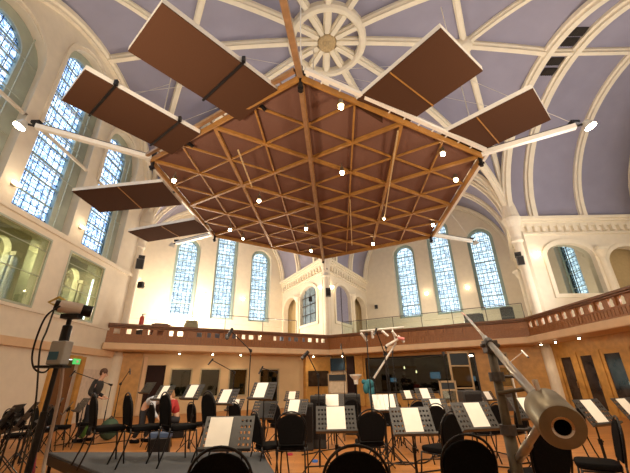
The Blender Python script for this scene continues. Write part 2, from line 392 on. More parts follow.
# observation windows: glass in front of an arcaded passage
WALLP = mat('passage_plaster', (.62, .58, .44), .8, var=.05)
for j, (x0, x1) in enumerate(obs):
    wn[0] += 1; c = (x0 + x1) / 2
    e = empty('window_%d' % wn[0], SP(180, A, c, 3.95)); bpy.context.view_layer.update()
    tag(e, ['large glazed opening low in the left wall showing two round arches, nearest the far corner', 'large glazed opening low in the left wall with an arcade and a blue lancet behind', 'large glazed opening low in the left wall outside the left edge'][j], 'window', kind='structure')
    sheet('pane', [rectl(x0, 3.80, x1, 6.12)], frameM(180, A + .06), .01, OGLASS, e)
    sheet('frame', [rectl(x0 - .06, 3.74, x1 + .06, 6.18), rectl(x0, 3.80, x1, 6.12)], frameM(180, A - .03), .05, REVEAL, e)
    m2 = MB()
    m2.bar(SP(180, A + .02, x0, 4.8), SP(180, A + .02, x1, 4.8), .022); m2.bar(SP(180, A + .02, x0, 5.7), SP(180, A + .02, x1, 5.7), .022)
    o = m2.build('glazing_bars', REVEAL, e); o.matrix_parent_inverse = e.matrix_world.inverted()
    ar = sheet('arcade', [rectl(x0 - .2, 3.6, x1 + .2, 6.6), archl(c - .55, .8, 3.8, 6.0), archl(c + .55, .8, 3.8, 6.0)], frameM(180, A + .9), .25, WALLP, e)
    m3 = MB(); n_, tv_ = SPn(180)
    for q in (0, -1.08, 1.08):
        p = SP(180, A + .82, c + q, 0); m3.cyl(p + Vector((0, 0, 3.8)), p + Vector((0, 0, 5.45)), .09); m3.box(p + Vector((0, 0, 5.52)), (.26, .26, .14))
    o = m3.build('columns', CREAM, e); o.matrix_parent_inverse = e.matrix_world.inverted()
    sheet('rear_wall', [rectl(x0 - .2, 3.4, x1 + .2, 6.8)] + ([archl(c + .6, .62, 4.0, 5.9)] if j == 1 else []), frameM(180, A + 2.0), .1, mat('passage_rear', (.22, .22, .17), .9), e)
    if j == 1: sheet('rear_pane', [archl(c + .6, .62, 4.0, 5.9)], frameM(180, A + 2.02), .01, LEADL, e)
sheet_ = sheet('floor_left_passage', [rectl(-5.9, 0, 5.9, 2.2)], Matrix.Translation(SP(180, A + .55, 0, 3.6)) @ Matrix.Rotation(radians(90), 4, 'Z') @ Matrix.Identity(4), .1, WALLP)
tag(sheet_, 'floor of the passage behind the left wall', 'floor', kind='structure')
light('passage_fill', 'POINT', SP(180, A + 1.45, 1.2, 5.9), 150, (1, .85, .6), .2)  # added fill that brightens the passage behind the glass
light('passage_fill', 'POINT', SP(180, A + 1.45, -2.4, 5.9), 150, (1, .85, .6), .2)
sheet_ = sheet('ceiling_left_passage', [rectl(-5.9, 3.2, 5.9, 6.8)], frameM(180, A + 2.1), .1, WALLP); tag(sheet_, 'rear wall of the passage behind the left wall', 'wall', kind='structure'); sheet_.name = 'wall_left_passage'
o = MB().box((0, 0, 0), (11.8, .1, 1.75)).build('ceiling_left_passage', WALLP); o.matrix_world = frameM(180, A + 1.25, 0, 6.42); tag(o, 'ceiling of the passage behind the left wall', 'ceiling', kind='structure')
def strip(name, a, d, t0, t1, z0, z1, depth, m, label, bevel=0):
    """moulding running along a side, projecting inward from distance d"""
    o = MB().box((0, 0, 0), (t1 - t0, z1 - z0, depth)).build(name, m, bevel=bevel)
    o.matrix_world = frameM(a, d - depth / 2, (t0 + t1) / 2, (z0 + z1) / 2); tag(o, label, 'trim', kind='structure'); return o
def nt_(): ribn[0] += 1; return 'trim_%d' % ribn[0]
strip(nt_(), 180, A, -5.9, 5.9, 6.40, 6.56, .10, CREAM, 'cream ledge under the left lancets')
strip(nt_(), 180, A, -5.9, 5.9, 3.62, 3.72, .06, CREAM, 'thin cream ledge under the low glazed openings')
strip(nt_(), 180, A, -5.35, 5.9, 2.50, 2.76, .16, PEACH, 'peach timber band along the left wall')
# hood moulds over the left lancets
for t in LT:
    o = sheet(nt_(), [archl(t, 2.75, 9.6, TOPS[t] + .65), archl(t, 2.5, 9.5, TOPS[t] + .53)], frameM(180, A - .07), .08, CREAM)
    tag(o, 'cream hood mould around a left lancet', 'trim', 'hood moulds', 'structure')

# end walls of the three arms with lancets
ENDT = {120: [(2.35, 12.0), (-.75, 13.4), (-3.8, 12.0)], 60: [(2.2, 12.0), (-.8, 13.6), (-3.85, 12.1)], 0: [(3.2, 12.1), (0, 13.6), (-3.2, 12.1)]}
WN = {120: 'back left', 60: 'back right', 0: 'right'}
for a, ws in ENDT.items():
    dd = A + LARM
    o = sheet('wall_' + WN[a].replace(' ', '_'), [ellwall(5.95, 2.6)] + [archl(t, 1.85, 5.9, zt + .22) for t, zt in ws], frameM(a, dd), .35, CREAM)
    tag(o, 'cream end wall of the %s arm with three tall lancets' % WN[a], 'wall', kind='structure')
    o = sheet('wall_' + WN[a].replace(' ', '_') + '_outer', [hexwall(2.6, 15.6)] + [archl(t, 1.4, 6.1, zt) for t, zt in ws], frameM(a, dd + .36), .2, TEAL)
    tag(o, 'green painted window reveals of the %s end wall' % WN[a], 'wall', kind='structure')
    for (t, zt), nm in zip(ws, ['left', 'middle', 'right']):
        window_lancet(a, dd + .42, t, 1.4, 6.1, zt, LEADB, '%s stained glass lancet of the three in the %s end wall' % (nm, WN[a]), rows=7)
    # wall lamps between lancets
    strip(nt_(), a, dd, -5.9, 5.9, 5.55, 5.7, .10, CREAM, 'cream sill ledge of the %s end wall' % WN[a])
# near walls, mostly behind the camera
for a in (240, 300):
    o = sheet('wall_' + NM[a].replace(' ', '_'), [ellwall()] + [archl(t, 1.6, 7.4, 12.6) for t in (-3.2, 3.2)], frameM(a, A), .4, CREAM); tag(o, 'cream %s wall behind the camera' % NM[a], 'wall', kind='structure')
    for t in (-3.2, 3.2): window_lancet(a, A + .15, t, 1.5, 7.4, 12.5, LEADL, 'lancet in the %s wall, %s of two' % (NM[a], 'left' if t > 0 else 'right'))
# side walls of the arms: arched glazed opening, column, open arch; cornice with dentils
BRP = mat('ochre_plaster', (.50, .38, .20), .8, var=.06)
def armside(a, sg):
    n, tv = SPn(a); base = SP(a, A, sg * 5.9, 0)
    # local frame: X = n (outward), Y = up, Z = X x Y
    X = n; Y = Vector((0, 0, 1)); Zv = X.cross(Y)
    def FM(off=0.0, x=0): M = Matrix((X, Y, Zv)).transposed().to_4x4(); M.translation = base + tv * sg * off + X * x; return M
    out = 1 if Zv.dot(tv * sg) > 0 else -1
    th = .35
    M = FM(0 if out > 0 else th)
    loops = [rectl(0, 2.6, LARM, ZS + .3), archl(2.55, 2.5, 5.2, 7.95, .75), archl(5.65, 2.4, 3.4, 7.7, .9)]
    side = 'left' if sg > 0 else 'right'
    o = sheet('wall_%s_arm_%s' % (WN[a].replace(' ', '_'), side), loops, M, th, CREAM); tag(o, 'cream %s side wall of the %s arm with two arches' % (side, WN[a]), 'wall', kind='structure')
    # recess behind
    o = sheet('wall_%s_arm_%s_niche' % (WN[a].replace(' ', '_'), side), [rectl(1.15, 2.6, LARM + .3, 9.2)], FM(.75 if out > 0 else .85), .1, BRP); tag(o, 'ochre wall seen through the arches of the %s arm, %s side' % (WN[a], side), 'wall', kind='structure')
    mb = MB(); q0 = base + tv * sg * .6
    mb.bar(q0 + X * .9 + Vector((0, 0, 9.2)), q0 + X * (LARM + .3) + Vector((0, 0, 9.2)), .7, .1); mb.bar(q0 + X * (LARM + .2) + Vector((0, 0, 2.6)), q0 + X * (LARM + .2) + Vector((0, 0, 9.2)), .8, .9)
    o = mb.build('wall_%s_arm_%s_niche_end' % (WN[a].replace(' ', '_'), side), BRP); tag(o, 'ochre end and top of the passage behind the %s side wall of the %s arm' % (side, WN[a]), 'wall', kind='structure')
    # architraves
    def tr(lp0, lp1, lab):
        o = sheet(nt_(), [lp0, lp1], FM(-.09 if out > 0 else 0), .09, RIBM); tag(o, lab, 'trim', kind='structure')
    tr(archl(2.55, 2.9, 5.0, 8.17, .9), archl(2.55, 2.5, 5.2, 7.95, .75), 'cream moulded surround of the glazed arch, %s side of the %s arm' % (side, WN[a]))
    tr(archl(5.65, 2.75, 3.4, 7.9, 1.0), archl(5.65, 2.4, 3.38, 7.7, .9), 'cream moulded surround of the open arch, %s side of the %s arm' % (side, WN[a]))
    # glazed opening
    wn[0] += 1; e = empty('window_%d' % wn[0], base + X * 2.55 + Vector((0, 0, 5.2))); bpy.context.view_layer.update()
    tag(e, 'wide arched window in the %s side wall of the %s arm' % (side, WN[a]), 'window', kind='structure')
    blue = (a, sg) == (60, 1)
    if blue: sheet('blind', [archl(2.55, 2.5, 5.2, 7.95, .75)], FM(.2), .03, mat('lavender_blind', (.26, .25, .34), .8), e)
    elif (a, sg) == (120, -1):
        sheet('pane', [archl(2.55, 2.5, 5.2, 7.95, .75)], FM(.2), .01, mat('blue_pane', (.20, .27, .33), .15, var=.25, scale=4), e)
    else: sheet('pane', [archl(2.55, 2.5, 5.2, 7.95, .75)], FM(.2), .01, mat('mirror_pane', (.62, .66, .62), .03, 1.0, var=.02), e)
    mb = MB()
    fm = Matrix((X, Y, Zv)).transposed().to_4x4(); fm.translation = base + tv * sg * .12
    for q in ((0,) if blue or a == 0 else (-.75, 0, .75)): mb.box((2.55 + q, 6.5, 0), (.03, 2.6, .03))
    for q in (() if blue or a == 0 else (5.9, 6.6, 7.2)): mb.box((2.55, q, 0), (2.45, .045, .05))
    o = mb.build('glazing_bars', DARK, e); o.matrix_basis = fm; o.matrix_parent_inverse = Matrix.Translation(e.location).inverted()
    # column between the arches
    p = base + X * 4.12 - tv * sg * .1
    c = MB().cyl(p + Vector((0, 0, 3.2)), p + Vector((0, 0, 7.1)), .17, n=16).cyl(p + Vector((0, 0, 7.1)), p + Vector((0, 0, 7.45)), .19, .34, n=16); c.box(p + Vector((0, 0, 7.52)), (.6, .6, .16)); c.box(p + Vector((0, 0, 3.25)), (.5, .5, .3))
    tag(c.build('column', RIBM), 'cream round column between the arches, %s side of the %s arm' % (side, WN[a]), 'column', kind='structure')
    # cornice
    mb = MB(); fm = Matrix((X, Y, Zv)).transposed().to_4x4(); fm.translation = base - tv * sg * 0
    s_ = -out
    mb.box((LARM / 2, ZS + .05, s_ * .16), (LARM, .16, .32)); mb.box((LARM / 2, ZS - .10, s_ * .11), (LARM, .14, .22)); mb.box((LARM / 2, 8.52, s_ * .05), (LARM, .10, .10)); mb.box((LARM / 2, ZS - .28, s_ * .06), (LARM, .22, .12))
    for k in range(int(LARM / .42)): mb.box((.25 + k * .42, 8.82, s_ * .09), (.17, .36, .18))
    o = mb.build(nt_(), RIBM); o.matrix_world = fm; tag(o, 'cream cornice with a row of corbels, %s side of the %s arm' % (side, WN[a]), 'cornice', kind='structure')
for a, sg in [(0, 1), (0, -1), (60, 1), (60, -1), (120, 1), (120, -1)]: armside(a, sg)
# piers with capitals at the corners
for ang in (30, 90, 150, 330, 210, 270):
    p = Vector((CX, CY, 0)) + Vector((cos(radians(ang)), sin(radians(ang)), 0)) * (R - .02)
    mb = MB()
    if ang in (30, 90, 330, 150):
        mb.lathe([(.28, 0), (.28, 2.6), (.22, 2.7), (.22, 8.0), (.30, 8.1), (.26, 8.3), (.32, 8.9), (.46, 9.25), (.50, 9.42), (.44, 9.5), (.36, 10.1), (.22, 10.9)], 16, Matrix.Translation(p))
        tag(mb.build('pier', CREAM), 'cream pier with a flared capital at the %s' % CNM[ang], 'pier', kind='structure')

# ---------------------------------------------------------------- galleries
DB = 9.2
def gallery(a, t0, t1, nm, shape):
    zt, zb = ZB - .10, 3.12
    loops = [rectl(t0, zb, t1, zt)]; n = int((t1 - t0) / .46); off = (t1 - t0 - n * .46) / 2
    for k in range(n):
        x = t0 + off + .46 * (k + .5)
        if (k % 9) == 8 and shape == 'square': continue
        if shape == 'square': loops.append(rectl(x - .13, 3.50, x + .13, 3.73))
        elif shape == 'pointed': loops.append([(x + .13 * cos(q * pi / 6) * (1 if q % 3 else .75), 3.59 + .17 * sin(q * pi / 6) * (1.0 if q % 3 else 1.15)) for q in range(12)])
    o = sheet('trim_gallery_front_' + nm.replace(' ', '_'), loops, frameM(a, DB), .06, WALNUT); tag(o, 'brown timber gallery front of the %s side, pierced by a row of openings' % nm, 'gallery front', kind='structure')
    mb = MB()
    h = (t0 + t1) / 2; L = t1 - t0
    fm = frameM(a, DB)
    mb.box((h, ZB - .05, 0), (L, .10, .24)); mb.box((h, ZB - .14, -.04), (L, .06, .12)); mb.box((h, 3.80, -.02), (L, .05, .08))
    o = mb.build(nt_(), DWOOD, bevel=.015); o.matrix_world = fm; tag(o, 'dark moulded rail on top of the %s gallery front' % nm, 'rail', kind='structure')
    mb = MB()
    for k in range(int(L / .15)): mb.box((t0 + .075 + k * .15, 3.27, -.02), (.125, .30, .03))
    for k in range(int(L / .92) + 1): mb.box((min(t0 + .03 + k * .92, t1 - .03), 3.5, -.03), (.07, .72, .05))
    if shape == 'none':
        for k in range(int(L / .46)): mb.box((t0 + .23 + k * .46, 3.62, -.025), (.24, .26, .05)); mb.box((t0 + .23 + k * .46, 3.62, -.055), (.12, .14, .02))
    mb.box((h, 3.44, -.03), (L, .05, .06)); mb.box((h, 3.13, -.04), (L, .07, .08))
    o = mb.build(nt_(), WALNUT); o.matrix_world = fm; tag(o, 'brown vertical boarding of the %s gallery front' % nm, 'panelling', kind='structure')
    # soffit fascia
    mb = MB(); mb.box((h, 2.93, -.12), (L + .12, .30, .30)); o = mb.build(nt_(), PEACH, bevel=.05); o.matrix_world = fm; tag(o, 'peach rounded fascia under the %s gallery front' % nm, 'fascia', kind='structure')
    mb = MB(); mb.box((h, 2.86, .55), (L + .4, .16, 1.15)); o = mb.build(nt_(), PEACH); o.matrix_world = fm; tag(o, 'peach soffit under the %s gallery' % nm, 'soffit', kind='structure')
hb = DB * .57735
gallery(120, -hb, 6.49, 'back left', 'square'); gallery(60, -hb, hb, 'back right', 'none'); gallery(0, -hb, hb, 'right', 'pointed')
for a in (0, 60, 120):
    o = MB().box((0, 0, 0), (11.7, .16, LARM + .9)).build('floor_gallery_' + WN[a].replace(' ', '_'), CARPET if False else mat('gallery_floor', (.28, .2, .13), .7))
    o.matrix_world = frameM(a, A + LARM / 2 - .35, 0, 2.98); tag(o, 'gallery floor of the %s arm' % WN[a], 'floor', kind='structure')

# ---------------------------------------------------------------- lower walls under the galleries
def lower(a, nm, holes, m=PEACH, notches=()):
    out = [(-5.9, 0)]
    for x0, x1, zt in sorted(notches): out += [(x0, 0), (x0, zt), (x1, zt), (x1, 0)]
    out += [(5.9, 0), (5.9, 2.8), (-5.9, 2.8)]
    o = sheet('wall_lower_' + nm.replace(' ', '_'), [out] + holes, frameM(a, A), .2, m); tag(o, 'low %s wall under the gallery' % nm, 'wall', kind='structure')
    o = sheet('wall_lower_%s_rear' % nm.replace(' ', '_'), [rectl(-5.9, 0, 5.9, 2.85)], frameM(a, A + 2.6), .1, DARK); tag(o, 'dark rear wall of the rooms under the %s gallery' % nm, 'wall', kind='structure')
LOWC = mat('low_wall_peach', (.62, .44, .24), .6, var=.05, scale=2)
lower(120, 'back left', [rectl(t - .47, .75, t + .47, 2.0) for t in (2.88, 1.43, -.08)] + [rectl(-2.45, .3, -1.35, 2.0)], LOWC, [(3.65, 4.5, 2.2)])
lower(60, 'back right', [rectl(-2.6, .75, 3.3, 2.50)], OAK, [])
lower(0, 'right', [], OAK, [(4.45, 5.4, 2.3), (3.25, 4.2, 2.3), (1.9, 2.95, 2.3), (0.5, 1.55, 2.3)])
GRWIN = glassmat('studio_glass', (.42, .45, .34), .16, .03)
CURT = mat('green_curtain', (.12, .15, .09), .9, var=.4, scale=5, wood=(6, 1, 1))
for j, (t, w0, z0) in enumerate([(2.88, .94, .75), (1.43, .94, .75), (-.08, .94, .75), (-1.9, 1.1, .3)]):
    wn[0] += 1; e = empty('window_%d' % wn[0], SP(120, A, t, z0)); bpy.context.view_layer.update()
    tag(e, ['studio window nearest the black doorway under the left gallery', 'second studio window from the black doorway', 'third studio window from the black doorway', 'tall studio window nearest the booth'][j], 'window', kind='structure')
    sheet('frame', [rectl(t - w0 / 2 - .06, z0 - .06, t + w0 / 2 + .06, 2.06), rectl(t - w0 / 2, z0, t + w0 / 2, 2.0)], frameM(120, A - .04), .06, mat('window_putty', (.42, .34, .2), .6), e)
    sheet('pane', [rectl(t - w0 / 2, z0, t + w0 / 2, 2.0)], frameM(120, A + .08), .01, GRWIN, e)
    sheet('curtain', [rectl(t - w0 / 2, z0, t + w0 / 2, 2.0)], frameM(120, A + .35), .03, CURT, e)
def box_obj(name, a, d, t, z, dims, m, lab, cat=None, kind=None, parent=None, bevel=0):
    o = MB().box((0, 0, 0), dims).build(name, m, bevel=bevel); o.matrix_world = frameM(a, d, t, z)
    if parent: o.parent = parent; o.matrix_parent_inverse = parent.matrix_world.inverted()
    else: tag(o, lab, cat, kind=kind)
    return o
# black doorway and timber pilasters
MAROON = mat('dark_red_door', (.022, .008, .006), .7, spec=.2)
box_obj('door_1', 120, A + .12, 4.075, 1.1, (.85, 2.2, .06), MAROON, 'dark red door standing in the black doorway under the left gallery', 'door', 'structure')
box_obj(nt_(), 120, A - .05, 5.25, 1.37, (.95, 2.7, .12), OAK, 'amber timber panel beside the left rear corner', 'panel', 'structure')
box_obj(nt_(), 120, A - .03, 4.62, 1.3, (.16, 2.55, .08), PEACH, 'peach door post left of the black doorway', 'door post', 'structure')
# booth around the far corner
box_obj(nt_(), 120, A - .18, -4.95, 1.37, (1.75, 2.72, .3), OAK, 'amber timber booth wall left of the far corner', 'booth wall', 'structure')
box_obj('window_80', 120, A - .35, -4.95, 1.5, (1.4, .85, .05), mat('booth_glass', (.035, .022, .014), .12, var=.6, scale=3), 'dark wide booth window in the amber wall', 'window', 'structure')
NAVY = mat('navy_baffle', (.02, .05, .085), .8)
BEIGE = mat('beige_panel', (.52, .42, .30), .6)
# right of far corner: navy panels, beige door, then control room
box_obj('acoustic_baffle', 60, A - .22, 5.15, 2.28, (.95, .72, .10), NAVY, 'dark navy square acoustic baffle high beside the far corner', 'baffle', bevel=.01)
box_obj('door_2', 60, A - .06, 5.15, .98, (.95, 1.9, .10), BEIGE, 'beige door under the navy baffle at the far corner', 'door', 'structure')
box_obj(nt_(), 60, A - .08, 4.35, 1.37, (.5, 2.72, .12), MAROON, 'dark red post between the beige door and the control room', 'post', 'structure')
box_obj(nt_(), 60, A - .08, 3.78, 1.37, (.5, 2.72, .14), OAK, 'amber timber post left of the control room window', 'post', 'structure')
wn[0] += 1; e = empty('window_%d' % wn[0], SP(60, A, .35, .75)); bpy.context.view_layer.update()
tag(e, 'long dark control room window under the right gallery', 'window', kind='structure')
sheet('pane', [rectl(-2.6, .75, 3.3, 2.5)], frameM(60, A + .1), .01, DGLASS, e)
sheet('frame', [rectl(-2.68, .67, 3.38, 2.58), rectl(-2.6, .75, 3.3, 2.5)], frameM(60, A - .05), .08, BMET, e)
# control room contents
o = MB().box((0, 0, 0), (4.6, .08, .8)).box((-2.2, -.4, 0), (.08, .8, .7)).box((2.2, -.4, 0), (.08, .8, .7)).box((0, .12, .2), (4.4, .2, .25)).build('mixing_desk', mat('desk_brown', (.10, .06, .04), .5)); o.matrix_world = frameM(60, A + 1.2, .2, .85)
tag(o, 'long dark mixing desk behind the control room window', 'desk')
SCR = mat('screen_blue', (.1, .2, .35), .3, emit=((.25, .5, .85), 1.1))
for j, (t, zz, s) in enumerate([(-.35, 1.55, .55), (-2.2, 1.35, .4), (2.1, 1.35, .36)]):
    e = empty('computer_screen', SP(60, A + 1.0, t, zz - .5)); bpy.context.view_layer.update()
    tag(e, ['blue lit screen in the middle of the control room', 'blue lit screen at the right end of the control room', 'small blue lit screen at the left end of the control room'][j], 'screen', 'control room screens')
    box_obj('housing', 60, A + 1.02, t, zz, (s + .06, s * .62 + .06, .05), BMET, '', parent=e); box_obj('display', 60, A + .985, t, zz, (s, s * .62, .01), SCR, '', parent=e)
    box_obj('stand', 60, A + 1.05, t, zz - .33, (.08, .4, .08), BMET, '', parent=e)
for j, (t, zz) in enumerate([(-1.1, 1.9), (.9, 1.75), (1.6, 2.0)]):
    e = MB().sph((0, 0, 0), .05).cyl((0, 0, .04), (0, 0, .12), .05, .02).build('control_room_lamp', GLOWS); e.location = SP(60, A + 1.8, t, zz); tag(e, 'small warm lamp in the dark control room, ' + ['right one', 'middle one', 'left one'][j], 'lamp', 'control room lamps')
light('control_room_light', 'POINT', SP(60, A + 1.6, 0, 2.3), 14, WARM, .1)
# right doors
for j, (t0, t1) in enumerate([(4.45, 5.4), (3.25, 4.2), (1.9, 2.95), (.5, 1.55)]):
    e = empty('door_%d' % (3 + j), SP(0, A, (t0 + t1) / 2, 0)); bpy.context.view_layer.update()
    tag(e, ['farthest dark glazed door in the right wall', 'second farthest dark glazed door in the right wall', 'third dark glazed door in the right wall', 'nearest dark glazed door in the right wall'][j], 'door', kind='structure')
    sheet('door_frame', [rectl(t0 - .01, 0, t1 + .01, 2.31), rectl(t0 + .16, .14, t1 - .16, 2.14)], frameM(0, A + .03), .06, OAK, e)
    sheet('pane', [rectl(t0 + .16, .14, t1 - .16, 2.14)], frameM(0, A + .05), .01, mat('door_glass', (.035, .028, .028), .12, var=.5, scale=3), e)
    box_obj('handle', 0, A - .02, t0 + .1, 1.05, (.03, .25, .05), CHROME, '', parent=e)
# left wall doors, exit sign, board
e = empty('door_10', SP(180, A, -2.7, 0)); bpy.context.view_layer.update(); tag(e, 'dark timber door in the left wall with amber frame', 'door', kind='structure')
box_obj('door_leaf', 180, A + .15, -2.7, 1.14, (1.24, 2.26, .06), mat('door_brown', (.17, .07, .02), .5), '', parent=e)
box_obj('door_post', 180, A - .05, -3.47, 1.2, (.24, 2.4, .1), OAK, '', parent=e); box_obj('door_post', 180, A - .05, -1.93, 1.2, (.24, 2.4, .1), OAK, '', parent=e); box_obj('door_head', 180, A - .05, -2.7, 2.36, (1.3, .12, .1), OAK, '', parent=e)
e = empty('exit_sign', SP(180, A - .1, -3.15, 2.2)); bpy.context.view_layer.update(); tag(e, 'small green lit exit sign over the left wall door', 'sign')
box_obj('sign_box', 180, A - .12, -3.0, 2.2, (.36, .2, .06), mat('sign_green', (.02, .3, .06), .4, emit=((.12, .75, .18), .8)), '', parent=e)
o = MB().box((0, 0, 0), (.10, .10, .01)).box((-.09, 0, 0), (.05, .02, .01)).build('running_figure', WHITE); o.matrix_basis = frameM(180, A - .155, -3.0, 2.2); o.parent = e; o.matrix_parent_inverse = e.matrix_world.inverted()
box_obj('door_11', 180, A - .03, -4.35, .98, (1.35, 1.95, .05), mat('pale_board', (.66, .56, .46), .5), 'pale cream door at the left rear corner behind the standing man', 'door', 'structure')

# ================================================================ CANOPY
KC = Vector((.07, 10.76, 7.237)); KR = 5.5; KROT = -.059
def kp(x, y, dz=0): return Vector((KC.x + x, KC.y + y, KC.z - .049 * x - .006 * y + dz))
kc = [kp(KR * cos(-pi / 2 + i * pi / 3 + KROT), KR * sin(-pi / 2 + i * pi / 3 + KROT)) for i in range(6)]
up = Vector((0, 0, 1))
canopy = empty('acoustic_canopy', KC); bpy.context.view_layer.update()
tag(canopy, 'huge hexagonal acoustic canopy of brown fabric triangles on timber beams hung under the vault', 'acoustic canopy')
def cpart(mb, name, m, **k):
    o = mb.build(name, m, **k); o.parent = canopy; o.matrix_parent_inverse = Matrix.Translation(KC).inverted(); return o
def kcv(i): return kc[i % 6] - KC
# fabric panels: 24 large triangles (2 per half side)
for i in range(6):
    u, v = kcv(i) / 2, kcv(i + 1) / 2
    tris = [((0, 0), (1, 0), (0, 1)), ((1, 0), (2, 0), (1, 1)), ((0, 1), (1, 1), (0, 2)), ((1, 0), (1, 1), (0, 1))]
    for tr in tris:
        pts = [KC + u * x + v * y + up * .10 for x, y in tr]; c = sum(pts, Vector()) / 3
        pts = [c + (p - c) * .985 for p in pts]
        cpart(MB().prism(pts, (0, 0, .05)), 'fabric_panel', FABR)
# beams: lines parallel to each of the three diagonals, every quarter
for ax in range(3):
    A0, A1 = kcv(ax), kcv(ax + 3)          # direction
    P0 = kcv(ax + 1) - kcv(ax) ; 
    for q in range(-3, 4):
        # offset line: between edges; ends on hexagon boundary
        f = q / 4
        side = kcv(ax + 1) if f > 0 else kcv(ax - 1)
        opp = kcv(ax + 2) if f > 0 else kcv(ax - 2)
        s = abs(f)
        a_ = KC + A0.lerp(side, s); b_ = KC + A1.lerp(opp, s)
        thick = q % 2 == 0
        wd, hh = (.085, .09) if thick else (.045, .05)
        cpart(MB().bar(a_ + up * .05, b_ + up * .05, wd, hh), 'main_beam' if thick else 'cross_beam', BEAM)
        if q == 0 and ax == 0:
            cpart(MB().bar(a_ - up * .16, b_ - up * .16, .09, .10).bar(a_ - up * .12 + Vector((.07, 0, 0)), b_ - up * .12 + Vector((.07, 0, 0)), .02, .05), 'centre_beam', BRONZE)
for i in range(6):
    a_, b_ = kc[i], kc[(i + 1) % 6]; o_ = ((a_ + b_) / 2 - KC).normalized()
    near_r = i in (0, 3, 2)
    m = ALU if i in (0, 1) else BRONZE
    cpart(MB().bar(a_ + o_ * .06 + up * .04, b_ + o_ * .06 + up * .04, .05, .16), 'edge_beam', BEAM)
    mb = MB().bar(a_ + o_ * .22 + up * .12, b_ + o_ * .22 + up * .12, .09, .09)
    for k in range(1, 12): p = a_.lerp(b_, k / 12); mb.bar(p + o_ * .22 + up * .12, p + o_ * .06 + up * .1, .03)
    cpart(mb, 'edge_rail', ALU if i in (0, 1, 4, 3) else BRONZE)
    # bracket hubs at the corners
    mb = MB().cyl(a_ - up * .28, a_ + up * .45, .05, n=12).box(a_ + up * .18, (.22, .18, .10)).box(a_ - up * .2, (.12, .12, .06)); cpart(mb, 'corner_bracket', BMET)
# stays down from the beams (short rods seen under the panels)
for (x0, y0, x1, y1) in [(398, 131, 384, 220), (238, 150, 252, 187), (350, 200, 352, 245)]:
    a_ = atz(x0, y0, 7.02); b_ = atz(x1, y1, 7.02); cpart(MB().bar(a_, b_, .035, .035), 'conduit', GOLDT)
# suspension cables
for i in range(6):
    p = kc[i] + up * .4; q = p.copy(); q.z = 13.6
    mb = MB().cyl(p, q, .016, n=6).cyl(p, p + up * .5, .03, n=8); cpart(mb, 'cable', ALU)
cpart(MB().cyl(KC + up * .1, KC + up * 8.3, .03, n=8), 'cable', ALU)
# corner booms with lamps
ends = [at(0, 0, 1)] * 6
bl = {0: (kc[0] + Vector((-.5, -3.6, 0.05)), 'near corner boom passing over the camera'), 1: (atz(577, 130, 7.24), 'long white boom reaching right from the right near corner of the canopy'),
      2: (atz(472, 243.5, 7.14), 'short white boom at the right far corner of the canopy'), 3: (kc[3] + Vector((.2, 2.6, 0)), 'boom pointing away from the far corner of the canopy'),
      4: (atz(176, 245.5, 7.40), 'short white boom at the left far corner of the canopy'), 5: (atz(34, 130, 7.50), 'long white boom reaching left from the left corner of the canopy')}
GLASSL = mat('lamp_head', (.6, .58, .52), .3, .5)
for i, (q, lab) in bl.items():
    p = kc[i]; e = empty('lighting_boom', p); bpy.context.view_layer.update(); tag(e, lab, 'boom', 'lighting booms at the canopy corners')
    inv = Matrix.Translation(p).inverted(); d = (q - p).normalized()
    for nm, mb, m in [('arm', MB().bar(p + up * .12, q + up * .12, .13, .13), BRONZE if i == 0 else ALU), ('cable_duct', MB().bar(p + up * .215, p.lerp(q, .97) + up * .215, .05, .05), DGREY), ('bracket', MB().box(q + up * .24, (.22, .14, .08)).cyl(q + up * .12, q + up * .12 + d * .22, .03), BMET),
                      ('lamp_head', MB().cyl(q + d * .22 + up * .18, q + d * .30 + up * .0, .08, .15, n=16), GLASSL)]:
        o = mb.build(nm, m, e); o.matrix_parent_inverse = inv
    if i in (1, 5):
        o = MB().cyl(q + d * .30 - up * .0, q + d * .31 - up * .03, .13, n=16).build('lamp_glass', GLOW, e); o.matrix_parent_inverse = inv
        light('boom_light', 'SPOT', q + d * .34 - up * .08, 60, WARM, .1, (0, 0, 0), 120)
    # stay wire
    o = MB().cyl(q + up * .2, kc[i] + up * 3.2, .008, n=5).build('stay_wire', ALU, e); o.matrix_parent_inverse = inv
# wing panels (petals), each a framed fabric board lying beyond the canopy edge
WG = {'A': ([(122.7, 49), (167.8, 4), (280, 94), (238, 118)], 7.45, 7.32, 'large brown wing panel at top left of the canopy, highest in view'),
      'B': ([(57, 97), (90, 72.7), (205, 136), (167, 152)], 7.50, 7.35, 'long brown wing panel at left with two black straps'),
      'C': ([(98, 212), (74.7, 191), (165.6, 181.4), (178.7, 205)], 7.45, 7.48, 'brown wing panel off the left edge, upper of the two'),
      'D': ([(148, 241.8), (128, 231.2), (195.6, 219.8), (210, 231.2)], 7.45, 7.45, 'brown wing panel off the left edge, lower and farther of the two'),
      'E': ([(485.3, 70.7), (437.8, 27.3), (352.4, 105.7), (395.7, 128.9)], 7.35, 7.30, 'large brown wing panel at top right of the canopy'),
      'F': ([(555.4, 117.3), (527.8, 90.5), (430, 140), (460.5, 159.4)], 7.30, 7.22, 'brown wing panel at right, next to the white boom')}
